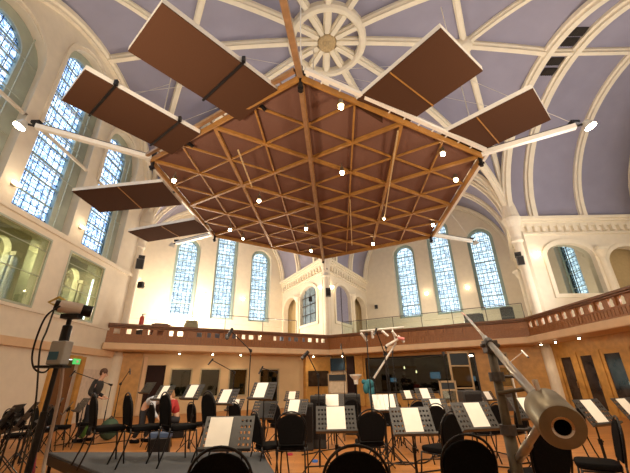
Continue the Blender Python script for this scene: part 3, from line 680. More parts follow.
for k, (px, zo, zi, lab) in WG.items():
    o1, o2, i2, i1 = [atz(x, y, z) for (x, y), z in zip(px, (zo, zo, zi, zi))]
    # make the board a true rectangle around its centre line
    ci, co = (i1 + i2) / 2, (o1 + o2) / 2; L = (co - ci); wv = ((o1 - o2) + (i1 - i2)) / 2; Ln = L.normalized(); wv = wv - Ln * wv.dot(Ln) * .6; 
    c4 = [ci + wv / 2, ci - wv / 2, co - wv / 2, co + wv / 2]; wn_ = wv.normalized()
    c = (ci + co) / 2; e = empty('wing_panel', c); tag(e, lab, 'acoustic panel', 'brown wing panels around the canopy'); inv = Matrix.Translation(c).inverted()
    ul = up * .06
    def P_(mb, nm, m, **kk): o = mb.build(nm, m, e, **kk); o.matrix_parent_inverse = inv; return o
    P_(MB().prism([p - up * .02 for p in c4], (0, 0, .08)), 'fabric_board', BROWNF)
    for s, (p, q, outv) in enumerate([(c4[0], c4[3], wn_), (c4[1], c4[2], -wn_), (c4[2], c4[3], Ln), (c4[0], c4[1], -Ln)]):
        P_(MB().bar(p - outv * .012 + up * .065, q - outv * .012 + up * .065, .03, .12), 'edge_strip', ALU)
    if k in 'AB':
        for f in ((.37,) if k == 'A' else (.22, .78)):
            p = ci.lerp(co, f); P_(MB().bar(p + wv * .53 - up * .04, p - wv * .53 - up * .03, .05, .03).box(p - wv * .54 + up * .05, (.07, .07, .14)), 'strap', BMET)
    else:
        p = ci.lerp(co, .48); P_(MB().bar(p + wv * .5 - up * .03, p - wv * .5 - up * .03, .025, .03), 'seam', BEAM)
    P_(MB().bar(ci + up * .1, ci - Ln * .22 + up * .05, .07, .06), 'hinge_arm', BMET)
    for s in (.25, .8): p = ci.lerp(co, s); P_(MB().cyl(p + up * .08, KC + up * 5.2 + (p - KC) * .25, .007, n=5), 'stay_wire', ALU)
# spot lamps under the canopy
SP_L = [(341, 107), (342, 173), (259, 201), (174, 181), (230, 230), (243, 239), (306, 229), (311, 251), (373, 244), (443, 154), (456, 180), (384, 219), (433, 225)]
SPN = ['nearest the near corner, by the top right wing panel', 'in the middle of the canopy', 'left of the canopy centre', 'at the left corner of the canopy', 'near the left far edge', 'just inside the left far edge, small', 'on the far half by the centre beam', 'farthest one by the far corner', 'by the right far edge', 'below the right wing panel', 'at the right corner of the canopy', 'small one hanging at the end of the white conduit', 'by the right far corner']
for (x, y), nm in zip(SP_L, SPN):
    p = atz(x, y, 6.95); e = empty('spot_lamp', p + up * .2); tag(e, 'small bright spot lamp ' + nm, 'lamp', 'spot lamps under the canopy'); inv = Matrix.Translation(p + up * .2).inverted()
    o = MB().cyl(p + up * .03, p + up * .2, .085, .05, n=14).cyl(p + up * .2, p + up * .33, .015).build('housing', BRASS, e); o.matrix_parent_inverse = inv
    r = .035 if 'small' in nm else .06
    o = MB().sph(p, r, 12).build('bulb', GLOW, e, smooth=True); o.matrix_parent_inverse = inv
    light('spot_light', 'SPOT', p - up * .1, 150, WARM, .07, (0, 0, 0), 125)

# ================================================================ WALL FITTINGS
def wall_lamp(a, d, t, z, lab, flood=False):
    e = empty('wall_lamp', SP(a, d, t, z)); bpy.context.view_layer.update(); tag(e, lab, 'wall lamp', 'wall lamps'); n, tv = SPn(a); inv = Matrix.Translation(e.location).inverted()
    c = SP(a, d - .14, t, z)
    o = MB().box(SP(a, d - .02, t, z), (.14, .14, .14)).cyl(SP(a, d, t, z), c, .025).build('bracket', BRASS, e); o.matrix_parent_inverse = inv
    if flood: o = MB().bar(c - tv * .14, c + tv * .14, .09, .07).build('shade', GLOWS, e)
    else: o = MB().lathe([(.05, -.1), (.13, -.02), (.15, .06), (.13, .08), (.03, .02)], 14, Matrix.Translation(c)).build('shade', GLOWS, e)
    o.matrix_parent_inverse = inv
    light('lamp_light', 'POINT', SP(a, d - .35, t, z + .12), 7, WARM, .08)
wall_lamp(180, A, 1.9, 7.2, 'white floodlight low on the left wall between the lancets, at the picture edge', True)
wall_lamp(180, A, -1.35, 7.2, 'white floodlight on the left wall between the middle and far lancets', True)
for a, tt in ((120, (.8, -2.3)), (60, (.7, -2.35))):
    for k, t in enumerate(tt): wall_lamp(a, A + LARM, t, 7.6, '%s glowing sconce between the lancets of the %s wall' % (['left', 'right'][k], WN[a]))
def armlamp(a, sg, x, z, lab):
    n, tv = SPn(a); base = SP(a, A + x, sg * 5.9, z); e = empty('wall_lamp', base); bpy.context.view_layer.update(); tag(e, lab, 'wall lamp', 'wall lamps'); inv = Matrix.Translation(base).inverted(); c = base - tv * sg * .16
    o = MB().cyl(base, c, .03).build('bracket', BRASS, e); o.matrix_parent_inverse = inv
    o = MB().lathe([(.05, -.12), (.14, -.02), (.15, .07), (.12, .09), (.03, .02)], 14, Matrix.Translation(c)).build('shade', GLOWS, e); o.matrix_parent_inverse = inv
    light('lamp_light', 'POINT', base - tv * sg * .4 + Vector((0, 0, .1)), 8, WARM, .08)
armlamp(0, 1, .75, 7.3, 'glowing sconce on the right arm wall left of the mirrored arch'); armlamp(120, -1, .55, 7.4, 'glowing sconce just left of the far corner pier'); armlamp(60, 1, .55, 7.4, 'glowing sconce just right of the far corner pier')
# one lamp glaring at back left; the others are added fill with lamp bodies
for k, (a, d, t, z, pw) in enumerate(GL):
    p = SP(a, d, t, z); e = empty('lamp_and_fill', (p.x, p.y, 3.05)); h_ = z - 3.05
    tag(e, ['bright standard lamp flooding the back left window wall', 'added low fill lamp on the right part of the back left gallery', 'added low fill lamp in the middle of the back right gallery', 'added low fill lamp on the right gallery'][k], 'lamp', 'standard lamps on the galleries')
    MB().cyl((0, 0, 0), (0, 0, .03), .18, n=18).build('base', BMET, e); MB().cyl((0, 0, .03), (0, 0, h_ - .1), .015).build('pole', BMET, e); MB().sph((0, 0, h_), .09, 14).build('globe', GLOW, e, smooth=True)
    l_ = light('lamp_and_fill_light', 'POINT', (p.x, p.y, z + .26), pw, (1, .84, .64), .10); l_.parent = e; l_.matrix_parent_inverse = Matrix.Translation((p.x, p.y, 3.05)).inverted()
# loudspeakers hung on the piers
def speaker(loc, rz, lab, s=1):
    e = empty('loudspeaker', loc, rz); tag(e, lab, 'loudspeaker', 'loudspeakers on the piers')
    MB().box((0, 0, 0), (.42 * s, .36 * s, .62 * s)).build('cabinet', mat('speaker_grey', (.12, .11, .10), .6), e, bevel=.02)
    MB().box((0, -.185 * s, 0), (.36 * s, .012, .54 * s)).build('grille', BMET, e); MB().cyl((0, .1, .2), (0, .42, .3), .03).box((0, .42, .3), (.3, .04, .3)).build('wall_bracket', BMET, e); return e
C2 = SP(0, A, 5.9); C0 = Vector((CX, CY + R, 0)); C1 = SP(120, A, 5.9)
speaker(C2 + Vector((-.45, -.5, 6.85)), radians(-25), 'grey loudspeaker on the right rear pier', .75).rotation_euler.x = .3
speaker(C0 + Vector((.1, -.65, 6.75)), 0, 'grey loudspeaker high on the far corner pier', .8)
speaker(C1 + Vector((.6, -.7, 6.95)), radians(25), 'grey loudspeaker on the left rear pier', .85).rotation_euler.x = .3
for loc, lab in [(C1 + Vector((.75, -.5, 5.9)), 'small round black loudspeaker low on the left rear pier'), (SP(120, A + .5, -5.6, 6.3) + Vector((-.6, .2, .3)), 'small black loudspeaker left of the far corner arches'), (SP(60, A + LARM - .4, 4.9, 7.0), 'small black loudspeaker right of the far corner arches')]:
    o = MB().box((0, 0, 0), (.24, .2, .3)).cyl((0, .08, 0), (0, .35, 0), .03).build('loudspeaker', BMET); o.location = loc; tag(o, lab, 'loudspeaker')
# downlights under the galleries
for (a, d, t, lab) in [(120, 9.6, 3.2, 'left of the studio windows'), (120, 9.6, 1.55, 'over the second studio window'), (120, 9.6, .05, 'over the third studio window'), (0, 9.45, 5.1, 'beside the right rear pier'), (0, 9.45, 4.1, 'over the farthest right doors'), (0, 9.45, 2.7, 'over the third right door'), (60, 9.6, 4.6, 'over the beige door'), (120, 9.5, -4.4, 'over the amber booth wall')]:
    p = SP(a, d, t, 2.77); e = empty('downlight', p); tag(e, 'small downlight under the gallery ' + lab, 'downlight', 'downlights under the galleries')
    MB().cyl((0, 0, -.05), (0, 0, .02), .09, n=14).build('rim', BRASS, e); MB().sph((0, 0, -.06), .038, 10).build('bulb', GLOW, e)
    light('downlight_light', 'SPOT', p - up * .15, 22, WARM, .06, (0, 0, 0), 130)

# ---------------------------------------------------------------- things on the galleries
def glass_rail(a, d, t0, t1, lab, z0=3.95, h=.65, glass=True):
    e = empty('glass_balustrade' if glass else 'metal_railing', SP(a, d, t0, z0)); bpy.context.view_layer.update(); tag(e, lab, 'balustrade'); inv = Matrix.Translation(e.location).inverted()
    n = max(1, int(abs(t1 - t0) / 1.5)); 
    for k in range(n + 1):
        t = t0 + (t1 - t0) * k / n; o = MB().cyl(SP(a, d, t, z0), SP(a, d, t, z0 + h), .02, n=8).build('post', DGREY, e); o.matrix_parent_inverse = inv
    o = MB().bar(SP(a, d, t0, z0 + h), SP(a, d, t1, z0 + h), .035).build('handrail', DGREY, e); o.matrix_parent_inverse = inv
    if glass:
        o = MB().bar(SP(a, d, t0, z0 + h / 2), SP(a, d, t1, z0 + h / 2), .012, h - .08).build('glass_panel', glassmat('rail_glass', (.86, .91, .88), .03, .35), e); o.matrix_parent_inverse = inv
    else:
        o = MB().bar(SP(a, d, t0, z0 + h * .5), SP(a, d, t1, z0 + h * .5), .02).build('mid_rail', DGREY, e); o.matrix_parent_inverse = inv
glass_rail(60, 9.75, 4.6, -5.3, 'long glass balustrade above the back right gallery front', 3.0, 1.75)
glass_rail(120, 9.8, 1.0, -3.4, 'thin metal railing above the back left gallery front', 3.0, 1.8, False)
SHEETB = mat('blue_grey_cloth', (.22, .26, .34), .9)
for a, d, t0, t1, z, lab in [(60, 10.5, -.2, -3.6, 4.0, 'blue grey dust cloth over a low unit on the right gallery'), (120, 10.5, .2, 2.4, 3.97, 'blue grey dust cloth over a low unit on the left gallery'), (120, 10.5, -2.6, -4.4, 3.97, 'second blue grey cloth near the far corner of the left gallery')]:
    mb = MB(); N = 14
    for k in range(N):
        ta, tb = t0 + (t1 - t0) * k / N, t0 + (t1 - t0) * (k + 1) / N; 
        mb.box(SP(a, d, (ta + tb) / 2, z - .45 + .012 * (k % 3)), (abs(tb - ta) * 1.06, .5, 1.0 + .02 * (k % 2)), Matrix.Rotation(radians(a - 90), 4, 'Z'))
    o = mb.build('dust_cloth', SHEETB, bevel=.02); tag(o, lab, 'cloth')
e = empty('fire_extinguisher', SP(120, 9.7, 5.15, 3.05)); tag(e, 'red cylinder with dark base standing at the left end of the back gallery', 'extinguisher')
MB().cyl((0, 0, .75), (0, 0, 1.3), .11, n=14).sph((0, 0, 1.3), .11).build('body', mat('red_paint', (.55, .06, .04), .4), e); MB().box((0, 0, .35), (.3, .3, .7)).build('pedestal', DGREY, e); MB().cyl((0, 0, 1.38), (0, 0, 1.48), .03).box((.05, 0, 1.48), (.16, .03, .03)).build('valve', BMET, e)
e = empty('round_stool', SP(120, 9.98, 2.75, 3.05)); tag(e, 'round beige drum standing behind the back left gallery rail', 'drum')
MB().lathe([(.2, 0), (.24, .3), (.34, .6), (.36, 1.15), (.30, 1.3), (.28, 1.3)], 18).build('body', mat('olive_drum', (.28, .26, .16), .7), e, smooth=True); MB().lathe([(.3, 1.3), (.32, 1.34), (.0, 1.36)], 18).build('lid', BEIGE, e)
for a, d, t, s, lab in [(60, 10.3, 3.75, (.8, .7, .9), 'black flight case behind the glass near the far corner'), (60, 10.3, 2.85, (.6, .5, .8), 'smaller black case beside the flight case'), (60, 11.3, -2.9, (1.0, .5, 1.6), 'black covered piano shape on the right gallery before the right lancet'), (60, 10.2, -4.6, (.6, .6, 1.6), 'tall dark equipment stack beside the right rear pier'), (120, 10.3, 4.2, (.9, .6, 1.1), 'low brown cabinet at the left end of the gallery')]:
    e = empty('equipment_case', SP(a, d, t, 3.06), radians(a - 90)); tag(e, lab, 'case')
    MB().box((0, 0, s[2] / 2), s).build('body', mat('case_brown', (.2, .1, .06), .6) if 'brown' in lab else BMET, e, bevel=.03)
    MB().box((0, -s[1] / 2 - .01, s[2] * .7), (s[0] * .9, .02, .05)).build('latch_strip', DGREY, e); MB().box((0, 0, s[2] + .02), (s[0] * .7, s[1] * .6, .06)).build('lid', DGREY, e)

# ================================================================ FLOOR: podium, chairs, stands
pa, pb, pc, pd = atz(47, 452, .3), atz(262, 452, .3), atz(305, 520, .3), atz(125, 482, .3)
nearL = pd + (pd - pa) * .35
pod = MB().prism([Vector((v.x, v.y, .22)) for v in (pa, pb, pc, nearL)], (0, 0, .08)).build('podium', CARPET, bevel=.01)
tag(pod, 'low black edged grey carpeted podium at the front left', 'podium')
mb = MB(); vs = [pa, pb, pc, nearL]
for k in range(4):
    p, q = vs[k].copy(), vs[(k + 1) % 4].copy(); p.z = q.z = .20; c = (pa + pb + pc + nearL) / 4; c.z = .2
    mb.bar(p.lerp(c, .01), q.lerp(c, .01), .03, .14)
mb.build('edge_frame', BMET, pod)
mb = MB()
for k in range(4):
    p = vs[k].lerp((pa + pb + pc + nearL) / 4, .06); mb.cyl((p.x, p.y, 0), (p.x, p.y, .2), .03)
mb.build('feet', BMET, pod)

def copy_tree(o, parent=None):
    c = o.copy(); COL.objects.link(c); c.parent = parent
    for ch in list(o.children): copy_tree(ch, c)
    return c
def make_chair():
    e = empty('chair')
    # seat: rounded cushion; chair faces +y, backrest at -y
    pts = []
    for k in range(24):
        a_ = 2 * pi * k / 24; ca, sa = cos(a_), sin(a_)
        pts.append(Vector((.215 * math.copysign(abs(ca) ** .5, ca), .02 + .21 * math.copysign(abs(sa) ** .5, sa), .42)))
    MB().prism(pts, (0, 0, .065)).build('seat', BLACK, e, bevel=.02)
    # backrest: tall pad with a rounded head, slightly raked
    out = []
    n = 10
    for k in range(n + 1): a_ = pi * k / n; out.append((.215 * cos(a_), .73 + .17 * sin(a_)))
    out += [(-.20, .60), (-.17, .50), (.17, .50), (.20, .60)]
    rake = lambda z: -.20 - (z - .45) * .16
    MB().prism([Vector((x, rake(z) - .02, z)) for x, z in out], (0, .045, 0)).build('backrest', BLACK, e, bevel=.014)
    # hoop handle above the pad
    hp = [(.225 * cos(pi * k / 14), 0, .73 + .205 * sin(pi * k / 14)) for k in range(15)]
    hp = [(.20, 0, .47), (.222, 0, .6)] + hp + [(-.222, 0, .6), (-.20, 0, .47)]
    MB().tube([(x, rake(z), z) for x, _, z in hp], .011, 6).build('back_frame', BMET, e, smooth=True)
    MB().tube([(-.19, -.17, .41), (-.2, .19, .41), (.2, .19, .41), (.19, -.17, .41), (-.19, -.17, .41)], .011, 6).build('seat_frame', BMET, e, smooth=True)
    for sx in (-1, 1):
        MB().tube([(sx * .20, .19, .42), (sx * .21, .22, .2), (sx * .22, .25, 0)], .0115, 6).build('leg', BMET, e, smooth=True)
        MB().tube([(sx * .20, rake(.47), .47), (sx * .20, -.20, .40), (sx * .21, -.25, .2), (sx * .22, -.32, 0)], .0115, 6).build('leg', BMET, e, smooth=True)
    return e
HC = .5 / 10
def make_stand():
    """orchestral stand: perforated desk facing -y, post, tripod foot. Desk centre is at z = 0.95"""
    e = empty('music_stand')
    T = Matrix.Translation((0, 0, .95)) @ Matrix.Rotation(radians(-30), 4, 'X')
    # desk: grid of cells with square holes at both sides
    bm = bmesh.new(); xs = [-.26]; W = .52; Hh = .34
    holes = []
    for sx in (-1, 1):
        for i in range(3):
            for j in range(5): holes.append((sx * (.135 + .042 * i), -.115 + .058 * j))
    gx = sorted(set([-.26, .26] + [round(x + s, 4) for x, _ in holes for s in (-.0115, .0115)])); gz = sorted(set([-.17, .17] + [round(z + s, 4) for _, z in holes for s in (-.0125, .0125)]))
    V = {}
    def gv(x, z):
        if (x, z) not in V: V[(x, z)] = bm.verts.new((x, 0, z))
        return V[(x, z)]
    for x0, x1 in zip(gx, gx[1:]):
        for z0, z1 in zip(gz, gz[1:]):
            cx_, cz_ = (x0 + x1) / 2, (z0 + z1) / 2
            if any(abs(cx_ - hx) < .008 and abs(cz_ - hz) < .009 for hx, hz in holes): continue
            bm.faces.new((gv(x0, z0), gv(x1, z0), gv(x1, z1), gv(x0, z1)))
    bm.transform(T); me = bpy.data.meshes.new('desk'); bm.to_mesh(me); bm.free()
    o = link('desk', me, STANDM, e); m_ = o.modifiers.new('s', 'SOLIDIFY'); m_.thickness = .004; m_.offset = 1
    b_ = MB().box((0, -.03, -.172), (.52, .065, .006)).box((0, -.062, -.162), (.52, .006, .02)); bmesh.ops.transform(b_.bm, matrix=T, verts=b_.bm.verts); b_.build('shelf_lip', STANDM, o)
    b_ = MB().box((0, .03, -.02), (.06, .05, .12)); bmesh.ops.transform(b_.bm, matrix=T, verts=b_.bm.verts); b_.cyl((-.06, .045, .92), (.06, .045, .92), .018).build('tilt_clamp', BMET, o)
    MB().cyl((0, .045, .30), (0, .045, .93), .011, n=8).cyl((0, .045, .10), (0, .045, .62), .017, n=8).build('post', BMET, e)
    MB().cyl((0, .045, .57), (0, .045, .63), .024, n=10).cyl((0, .045, .6), (.05, .045, .6), .012, n=8).build('height_knob', BMET, e)
    for k in range(3):
        a_ = radians(90 + 120 * k); MB().tube([(0, .045, .30), (.22 * cos(a_), .045 + .22 * sin(a_), .08), (.30 * cos(a_), .045 + .30 * sin(a_), .0)], .009, 6).build('leg', BMET, e)
    return e
def make_sheet(w_=.24, h_=.31, pages=1):
    """sheet lying against a desk whose centre is at z=.95 with the same tilt"""
    T = Matrix.Translation((0, 0, .95)) @ Matrix.Rotation(radians(-30), 4, 'X')
    b_ = MB()
    for k in range(pages): b_.box(((k - (pages - 1) / 2) * (w_ + .004), -.012 - .002 * k, 0), (w_, .004, h_))
    bmesh.ops.transform(b_.bm, matrix=T, verts=b_.bm.verts); o = b_.build('sheet_music', PAPER); return o
STANDM = mat('stand_grey', (.055, .050, .046), .45, .3, var=.1, scale=20)
proto_chair = make_chair(); proto_stand = make_stand(); used = {'c': 0, 's': 0}
def place_chair(x, y, z, rz, label, group='black stacking chairs of the orchestra'):
    o = proto_chair if not used['c'] else copy_tree(proto_chair); used['c'] = 1
    o.location = (x, y, z); o.rotation_euler = (0, 0, radians(rz)); tag(o, label, 'chair', group); return o
def place_stand(px, py, wpx, rz, label, sheetw=.24, pages=1, dx=0.0, h=None, sheet_label=None, z0=0.0, tilt=0, wreal=.52):
    """px, py: where the desk centre shows; wpx its apparent width"""
    zc = F * wreal / wpx; p = at(px, py, zc)
    hgt = p.z - z0 if h is None else h
    o = proto_stand if not used['s'] else copy_tree(proto_stand); used['s'] = 1
    sc = hgt / .95
    o.location = (p.x, p.y, z0); o.rotation_euler = (0, 0, radians(rz)); o.scale = (1, 1, 1)
    # raise or lower by moving the desk group, keeping the foot on the floor
    dz = hgt - .95
    for ch in o.children:
        b_ = ch.name.split('.')[0]
        if b_ == 'desk': ch.location.z = dz
        elif b_ == 'post': ch.scale.z = hgt / .95; 
        elif b_ == 'height_knob': ch.location.z = dz * .5
    tag(o, label, 'music stand', 'black perforated music stands')
    if pages:
        s_ = make_sheet(sheetw, .31, pages); c_, d_ = cos(radians(rz)), sin(radians(rz))
        s_.location = (p.x + c_ * dx, p.y + d_ * dx, z0 + dz); s_.rotation_euler = (0, 0, radians(rz)); tag(s_, sheet_label, 'sheet music', 'sheet music on the stands')
    return o
STS = [
 (228, 433, 50, 0, 'widest front music stand at left, nearest the podium edge', -.09, .24, 1, 'sheet on the left half of the widest front left stand'),
 (336, 419, 40, 0, 'front music stand with holes left and right, left of centre', 0, .24, 1, 'sheet centred on the front stand left of centre'),
 (412, 421, 42, 2, 'front music stand nearest the picture centre, right one of the middle pair', 0, .22, 1, 'sheet centred on the right one of the two middle front stands'),
 (475, 416, 43, 12, 'front music stand just left of the giant boom stand', .02, .22, 1, 'sheet on the stand just left of the giant boom'),
 (527, 408, 34, 16, 'music stand partly hidden behind the giant boom arm', .02, .22, 1, 'sheet on the stand half hidden by the giant boom arm'),
 (595, 412, 40, 22, 'music stand right of the round counterweight', -.02, .22, 1, 'sheet on the stand right of the counterweight'),
 (632, 410, 38, 24, 'music stand cut by the right edge of the picture', -.06, .22, 1, 'sheet on the stand cut by the right edge'),
 (193, 392, 24, -28, 'back left music stand leaning right, in front of the second studio window', -.03, .24, 1, 'sheet on the back left stand by the second studio window'),
 (227, 397, 25, -28, 'back left music stand just left of the tall microphone stand', -.05, .24, 1, 'sheet on the stand behind the podium chair nearest the front stand'),
 (263, 391, 28, -26, 'highest back left music stand with two sheets, right of the third window', -.05, .24, 1, 'sheet on the highest back left music stand'),
 (164, 393, 24, -30, 'back left music stand nearest the black doorway', -.02, .2, 1, 'sheet on the stand nearest the black doorway'),
 (235, 405, 19, -24, 'small distant music stand between the two tallest left ones', -.02, .26, 1, 'low sheet seen between the two tall left stands'),
 (264, 410, 27, -22, 'empty grey music stand under the highest left one', 0, 0, 0, ''),
 (296, 407, 24, -18, 'music stand left of centre behind a black oval chair', -.05, .24, 1, 'sheet on the stand above the black oval chair'),
 (292, 396, 15, -16, 'tiny distant music stand above the stand with the black oval chair', 0, .24, 1, 'tiny distant sheet left of the booth window'),
 (333, 401, 22, -4, 'distant music stand directly behind the left one of the middle pair', -.02, .3, 1, 'wide sheet behind the left one of the middle front stands'),
 (384, 403, 28, 3, 'middle distance music stand carrying two pages side by side', 0, .20, 2, 'two open pages on the stand in the middle distance'),
 (436, 407, 26, 10, 'middle distance music stand right of the centre stand', .02, .22, 1, 'sheet on the middle distance stand right of centre'),
 (408, 395, 15, 14, 'tiny distant music stand before the control room window, left', 0, .24, 1, 'narrow distant sheet before the left of the control room window'),
 (425, 394, 19, 12, 'distant music stand before the middle of the control room window', 0, .24, 1, 'distant sheet before the middle of the control room window'),
 (446, 395, 15, 18, 'tiny distant music stand left of the glass screen', 0, .24, 1, 'narrow distant sheet left of the tall glass screen'),
 (478, 398, 16, 18, 'distant music stand left of the boom column', 0, .24, 1, 'narrow distant sheet just left of the boom column'),
 (488, 396, 15, 20, 'distant music stand half behind the boom column', 0, .24, 1, 'slanting narrow sheet beside the boom column'),
 (12, 414, 30, -70, 'dark empty music stand at the left edge, front one', 0, 0, 0, ''),
 (30, 411, 28, -62, 'dark empty music stand second from the left edge', 0, 0, 0, ''),
 (5, 424, 30, -75, 'low dark music stand cut by the left edge', 0, 0, 0, ''),
 (46, 414, 24, -60, 'dark empty music stand just left of the microphone mast', 0, 0, 0, ''),
 (68, 408, 20, -55, 'dark empty music stand just right of the microphone mast', 0, 0, 0, ''),
 (82, 405, 21, -40, 'dark empty music stand before the standing man', 0, 0, 0, ''),
 (22, 422, 29, -66, 'dark empty music stand low at the left, third row of the left edge cluster', 0, 0, 0, ''),
 (38, 424, 26, -58, 'dark empty music stand low against the foot of the microphone mast', 0, 0, 0, ''),
 (58, 404, 19, -50, 'small dark music stand behind the microphone mast', 0, 0, 0, ''),
 (148, 388, 18, -35, 'dark empty music stand in front of the dark doorway', 0, 0, 0, ''),
]
for px, py, wp, rz, lab, dx, sw, pg, sl in STS:
    place_stand(px, py, wp, rz, lab, sheetw=sw, pages=pg, dx=dx, sheet_label=sl)
def ch_at(px, py, wpx, rz, label, z0=0.0, top=.935, wreal=.45):
    """px, py: top of the hoop"""
    zc = F * wreal / wpx; p = at(px, py, zc); back = .28
    # slide along the view ray so that the hoop top sits at its real height
    r_ = ray(px, py); t = (z0 + top - EYE) / r_.z if r_.z < -.02 else zc
    t = min(max(t, zc * .9), zc * 1.12); p = r_ * t
    a_ = radians(rz); place_chair(p.x - sin(a_) * back, p.y + cos(a_) * back, z0, rz, label)
ch_at(220, 458, 58, 0, 'black chair back cut by the bottom edge, leftmost of three')
ch_at(355, 447, 58, 0, 'black chair back cut by the bottom edge, middle of three')
ch_at(466, 435, 50, 4, 'black chair back at the bottom, rightmost of three, with grey rim')
ch_at(549, 432, 42, 12, 'black chair partly hidden behind the round counterweight')
ch_at(618, 424, 36, 60, 'black chair in profile at the right edge with seat toward the left')
ch_at(291, 417, 27, -3, 'black oval backed chair alone on the wooden floor left of centre')
ch_at(371, 410, 26, 4, 'black oval backed chair behind the middle front stand, left')
ch_at(452, 413, 29, 30, 'black chair right behind the rightmost bottom chair, seat to the left')
ch_at(254, 414, 26, -60, 'black chair in profile right of the widest front stand')
PODZ = .30
for px, py, lab in [(93, 398, 'leftmost black chair on the podium, before the standing man'), (127, 398, 'second black chair from the left on the podium'), (164, 399, 'third black chair from the left on the podium'), (207, 399, 'rightmost black chair on the podium')]:
    ch_at(px, py, 27, -48, lab, PODZ)
# more distant chairs
FAR = [(8, 412, 20, -72, 'dark chair at the left picture edge behind the low stands'), (35, 410, 18, -66, 'dark chair between the left edge stands and the mast'), (150, 413, 17, -50, 'distant black chair behind the second podium chair'), (190, 412, 17, -45, 'distant black chair behind the third podium chair'), (233, 414, 17, -40, 'distant black chair right of the rightmost podium chair'),
       (272, 412, 18, -40, 'distant black chair under the empty grey stand'), (318, 410, 18, -10, 'distant black chair left of the middle stand pair'), (352, 408, 16, 0, 'small distant black chair between the middle stands'),
       (392, 407, 18, 6, 'distant black chair under the stand with two pages'), (420, 409, 18, 15, 'distant black chair below the distant middle sheet'), (437, 415, 22, 20, 'black chair just behind the middle distance stand right of centre'),
       (497, 410, 22, 30, 'black chair behind the boom column'), (522, 412, 22, 35, 'black chair under the stand hidden by the boom arm'), (583, 417, 24, 40, 'black chair under the stand right of the counterweight'),
       (20, 405, 17, -75, 'distant dark chair among the left edge stands'), (50, 408, 17, -70, 'distant dark chair behind the microphone mast'), (76, 412, 16, -60, 'distant dark chair right of the microphone mast')]
for px, py, wp, rz, lab in FAR: ch_at(px, py, wp, rz, lab)

# ================================================================ GIANT BOOM STAND
def stem(name, loc, label, cat, group=None, rz=0): e = empty(name, loc, rz); bpy.context.view_layer.update(); tag(e, label, cat, group); return e
def sub(e, mb, nm, m, **k): o = mb.build(nm, m, e, **k); o.matrix_parent_inverse = (Matrix.Translation(e.location)).inverted(); return o
COLM = mat('column_bronze', (.12, .095, .06), .5, .5, var=.2, scale=12)
TUBE = mat('boom_tube', (.52, .48, .42), .3, .8, var=.06, scale=20)
Ct = at(545, 407, 1.50); Cl = at(490, 341, 2.85); Tip = at(466, 316, 4.6)
dirb = (Ct - Tip).normalized(); Cl = Tip + dirb * (Cl - Tip).dot(dirb)
base = Vector((Cl.x, Cl.y, 0)); e = stem('microphone_boom_stand', base, 'giant metal boom stand with a heavy round counterweight at the front right', 'boom stand')
sub(e, MB().cyl(Cl + dirb * -.25, Ct + dirb * .05, .0235, n=18), 'lower_tube', TUBE, smooth=True)
sub(e, MB().cyl(Tip, Cl, .014, n=14).cyl(Tip, Tip.lerp(Cl, .5), .010, n=12), 'upper_tube', TUBE, smooth=True)
# counterweight: fat cylinder with conical shoulder, bore at its outer face
q = dirb.to_track_quat('Z', 'Y').to_matrix().to_4x4(); q.translation = Ct
cw = MB().lathe([(.024, -.12), (.032, -.10), (.034, -.04), (.078, -.01), (.085, .01), (.085, .20), (.081, .21), (.030, .21), (.030, .14), (.0, .14)], 40, q)
cwo = sub(e, cw, 'counterweight', BRASS, smooth=True)
m_ = cwo.modifiers.new('es', 'EDGE_SPLIT'); m_.split_angle = radians(35)
ws_ = q @ Vector((0, 0, .212)); o = MB().lathe([(.030, .2095), (.040, .2125), (.040, .2095)], 24, q).build('bore_rim', CHROME, cwo)
o = MB().lathe([(.0, .205), (.0295, .2105)], 20, q).build('bore', mat('bore_shade', (.002, .002, .002), 1.0, spec=0), cwo)  # black disc over the hole, the shade inside put into its colour
sc_ = q @ Vector((0, 0, .04)); sub(e, MB().cyl(sc_ + Vector((-.02, 0, .08)), sc_ + Vector((-.025, 0, .125)), .012), 'set_screw', CHROME)
# column, clamps, braces
sub(e, MB().cyl((Cl.x, Cl.y, .55), (Cl.x, Cl.y, Cl.z - .02), .034, n=16), 'column', COLM, smooth=True)
sub(e, MB().cyl((Cl.x, Cl.y, .25), (Cl.x, Cl.y, .98), .044, n=16), 'column_sleeve', COLM, smooth=True)
sub(e, MB().box((Cl.x, Cl.y, Cl.z - .03), (.10, .09, .10)).cyl(Cl - dirb * .06, Cl + dirb * .06, .038, n=16).cyl((Cl.x - .08, Cl.y, Cl.z - .02), (Cl.x + .08, Cl.y, Cl.z - .02), .016), 'boom_clamp', DGREY, bevel=.006)
for z in (.98, 1.36): sub(e, MB().cyl((Cl.x, Cl.y, z - .035), (Cl.x, Cl.y, z + .035), .058, n=16).cyl((Cl.x, Cl.y, z), (Cl.x + .15, Cl.y - .02, z), .012).sph((Cl.x + .16, Cl.y - .02, z), .022), 'column_collar', DGREY)
sub(e, MB().cyl((Cl.x - .05, Cl.y - .05, 1.24), (Cl.x + .20, Cl.y - .05, 1.27), .016, n=12).cyl((Cl.x + .08, Cl.y - .05, 1.02), (Cl.x + .08, Cl.y - .05, 1.26), .014, n=12), 'winch_arm', COLM)
lowp = Vector((Cl.x + .02, Cl.y - .04, .80)); cwb = Ct + dirb * .03 - Vector((.02, 0, .05))
sub(e, MB().cyl(lowp, at(540, 425, 1.78), .022, n=12).cyl(lowp, lowp.lerp(at(540, 425, 1.78), .5), .030, n=12), 'brace_tube', TUBE, smooth=True)
ch_ = MB(); p0_ = Ct + Vector((-.03, 0, -.085))
for k in range(9): ch_.sph(p0_ + Vector((.008 * k, -.004 * k, -.028 * sin(pi * k / 8))), .007, 8)
sub(e, ch_, 'safety_chain', CHROME)
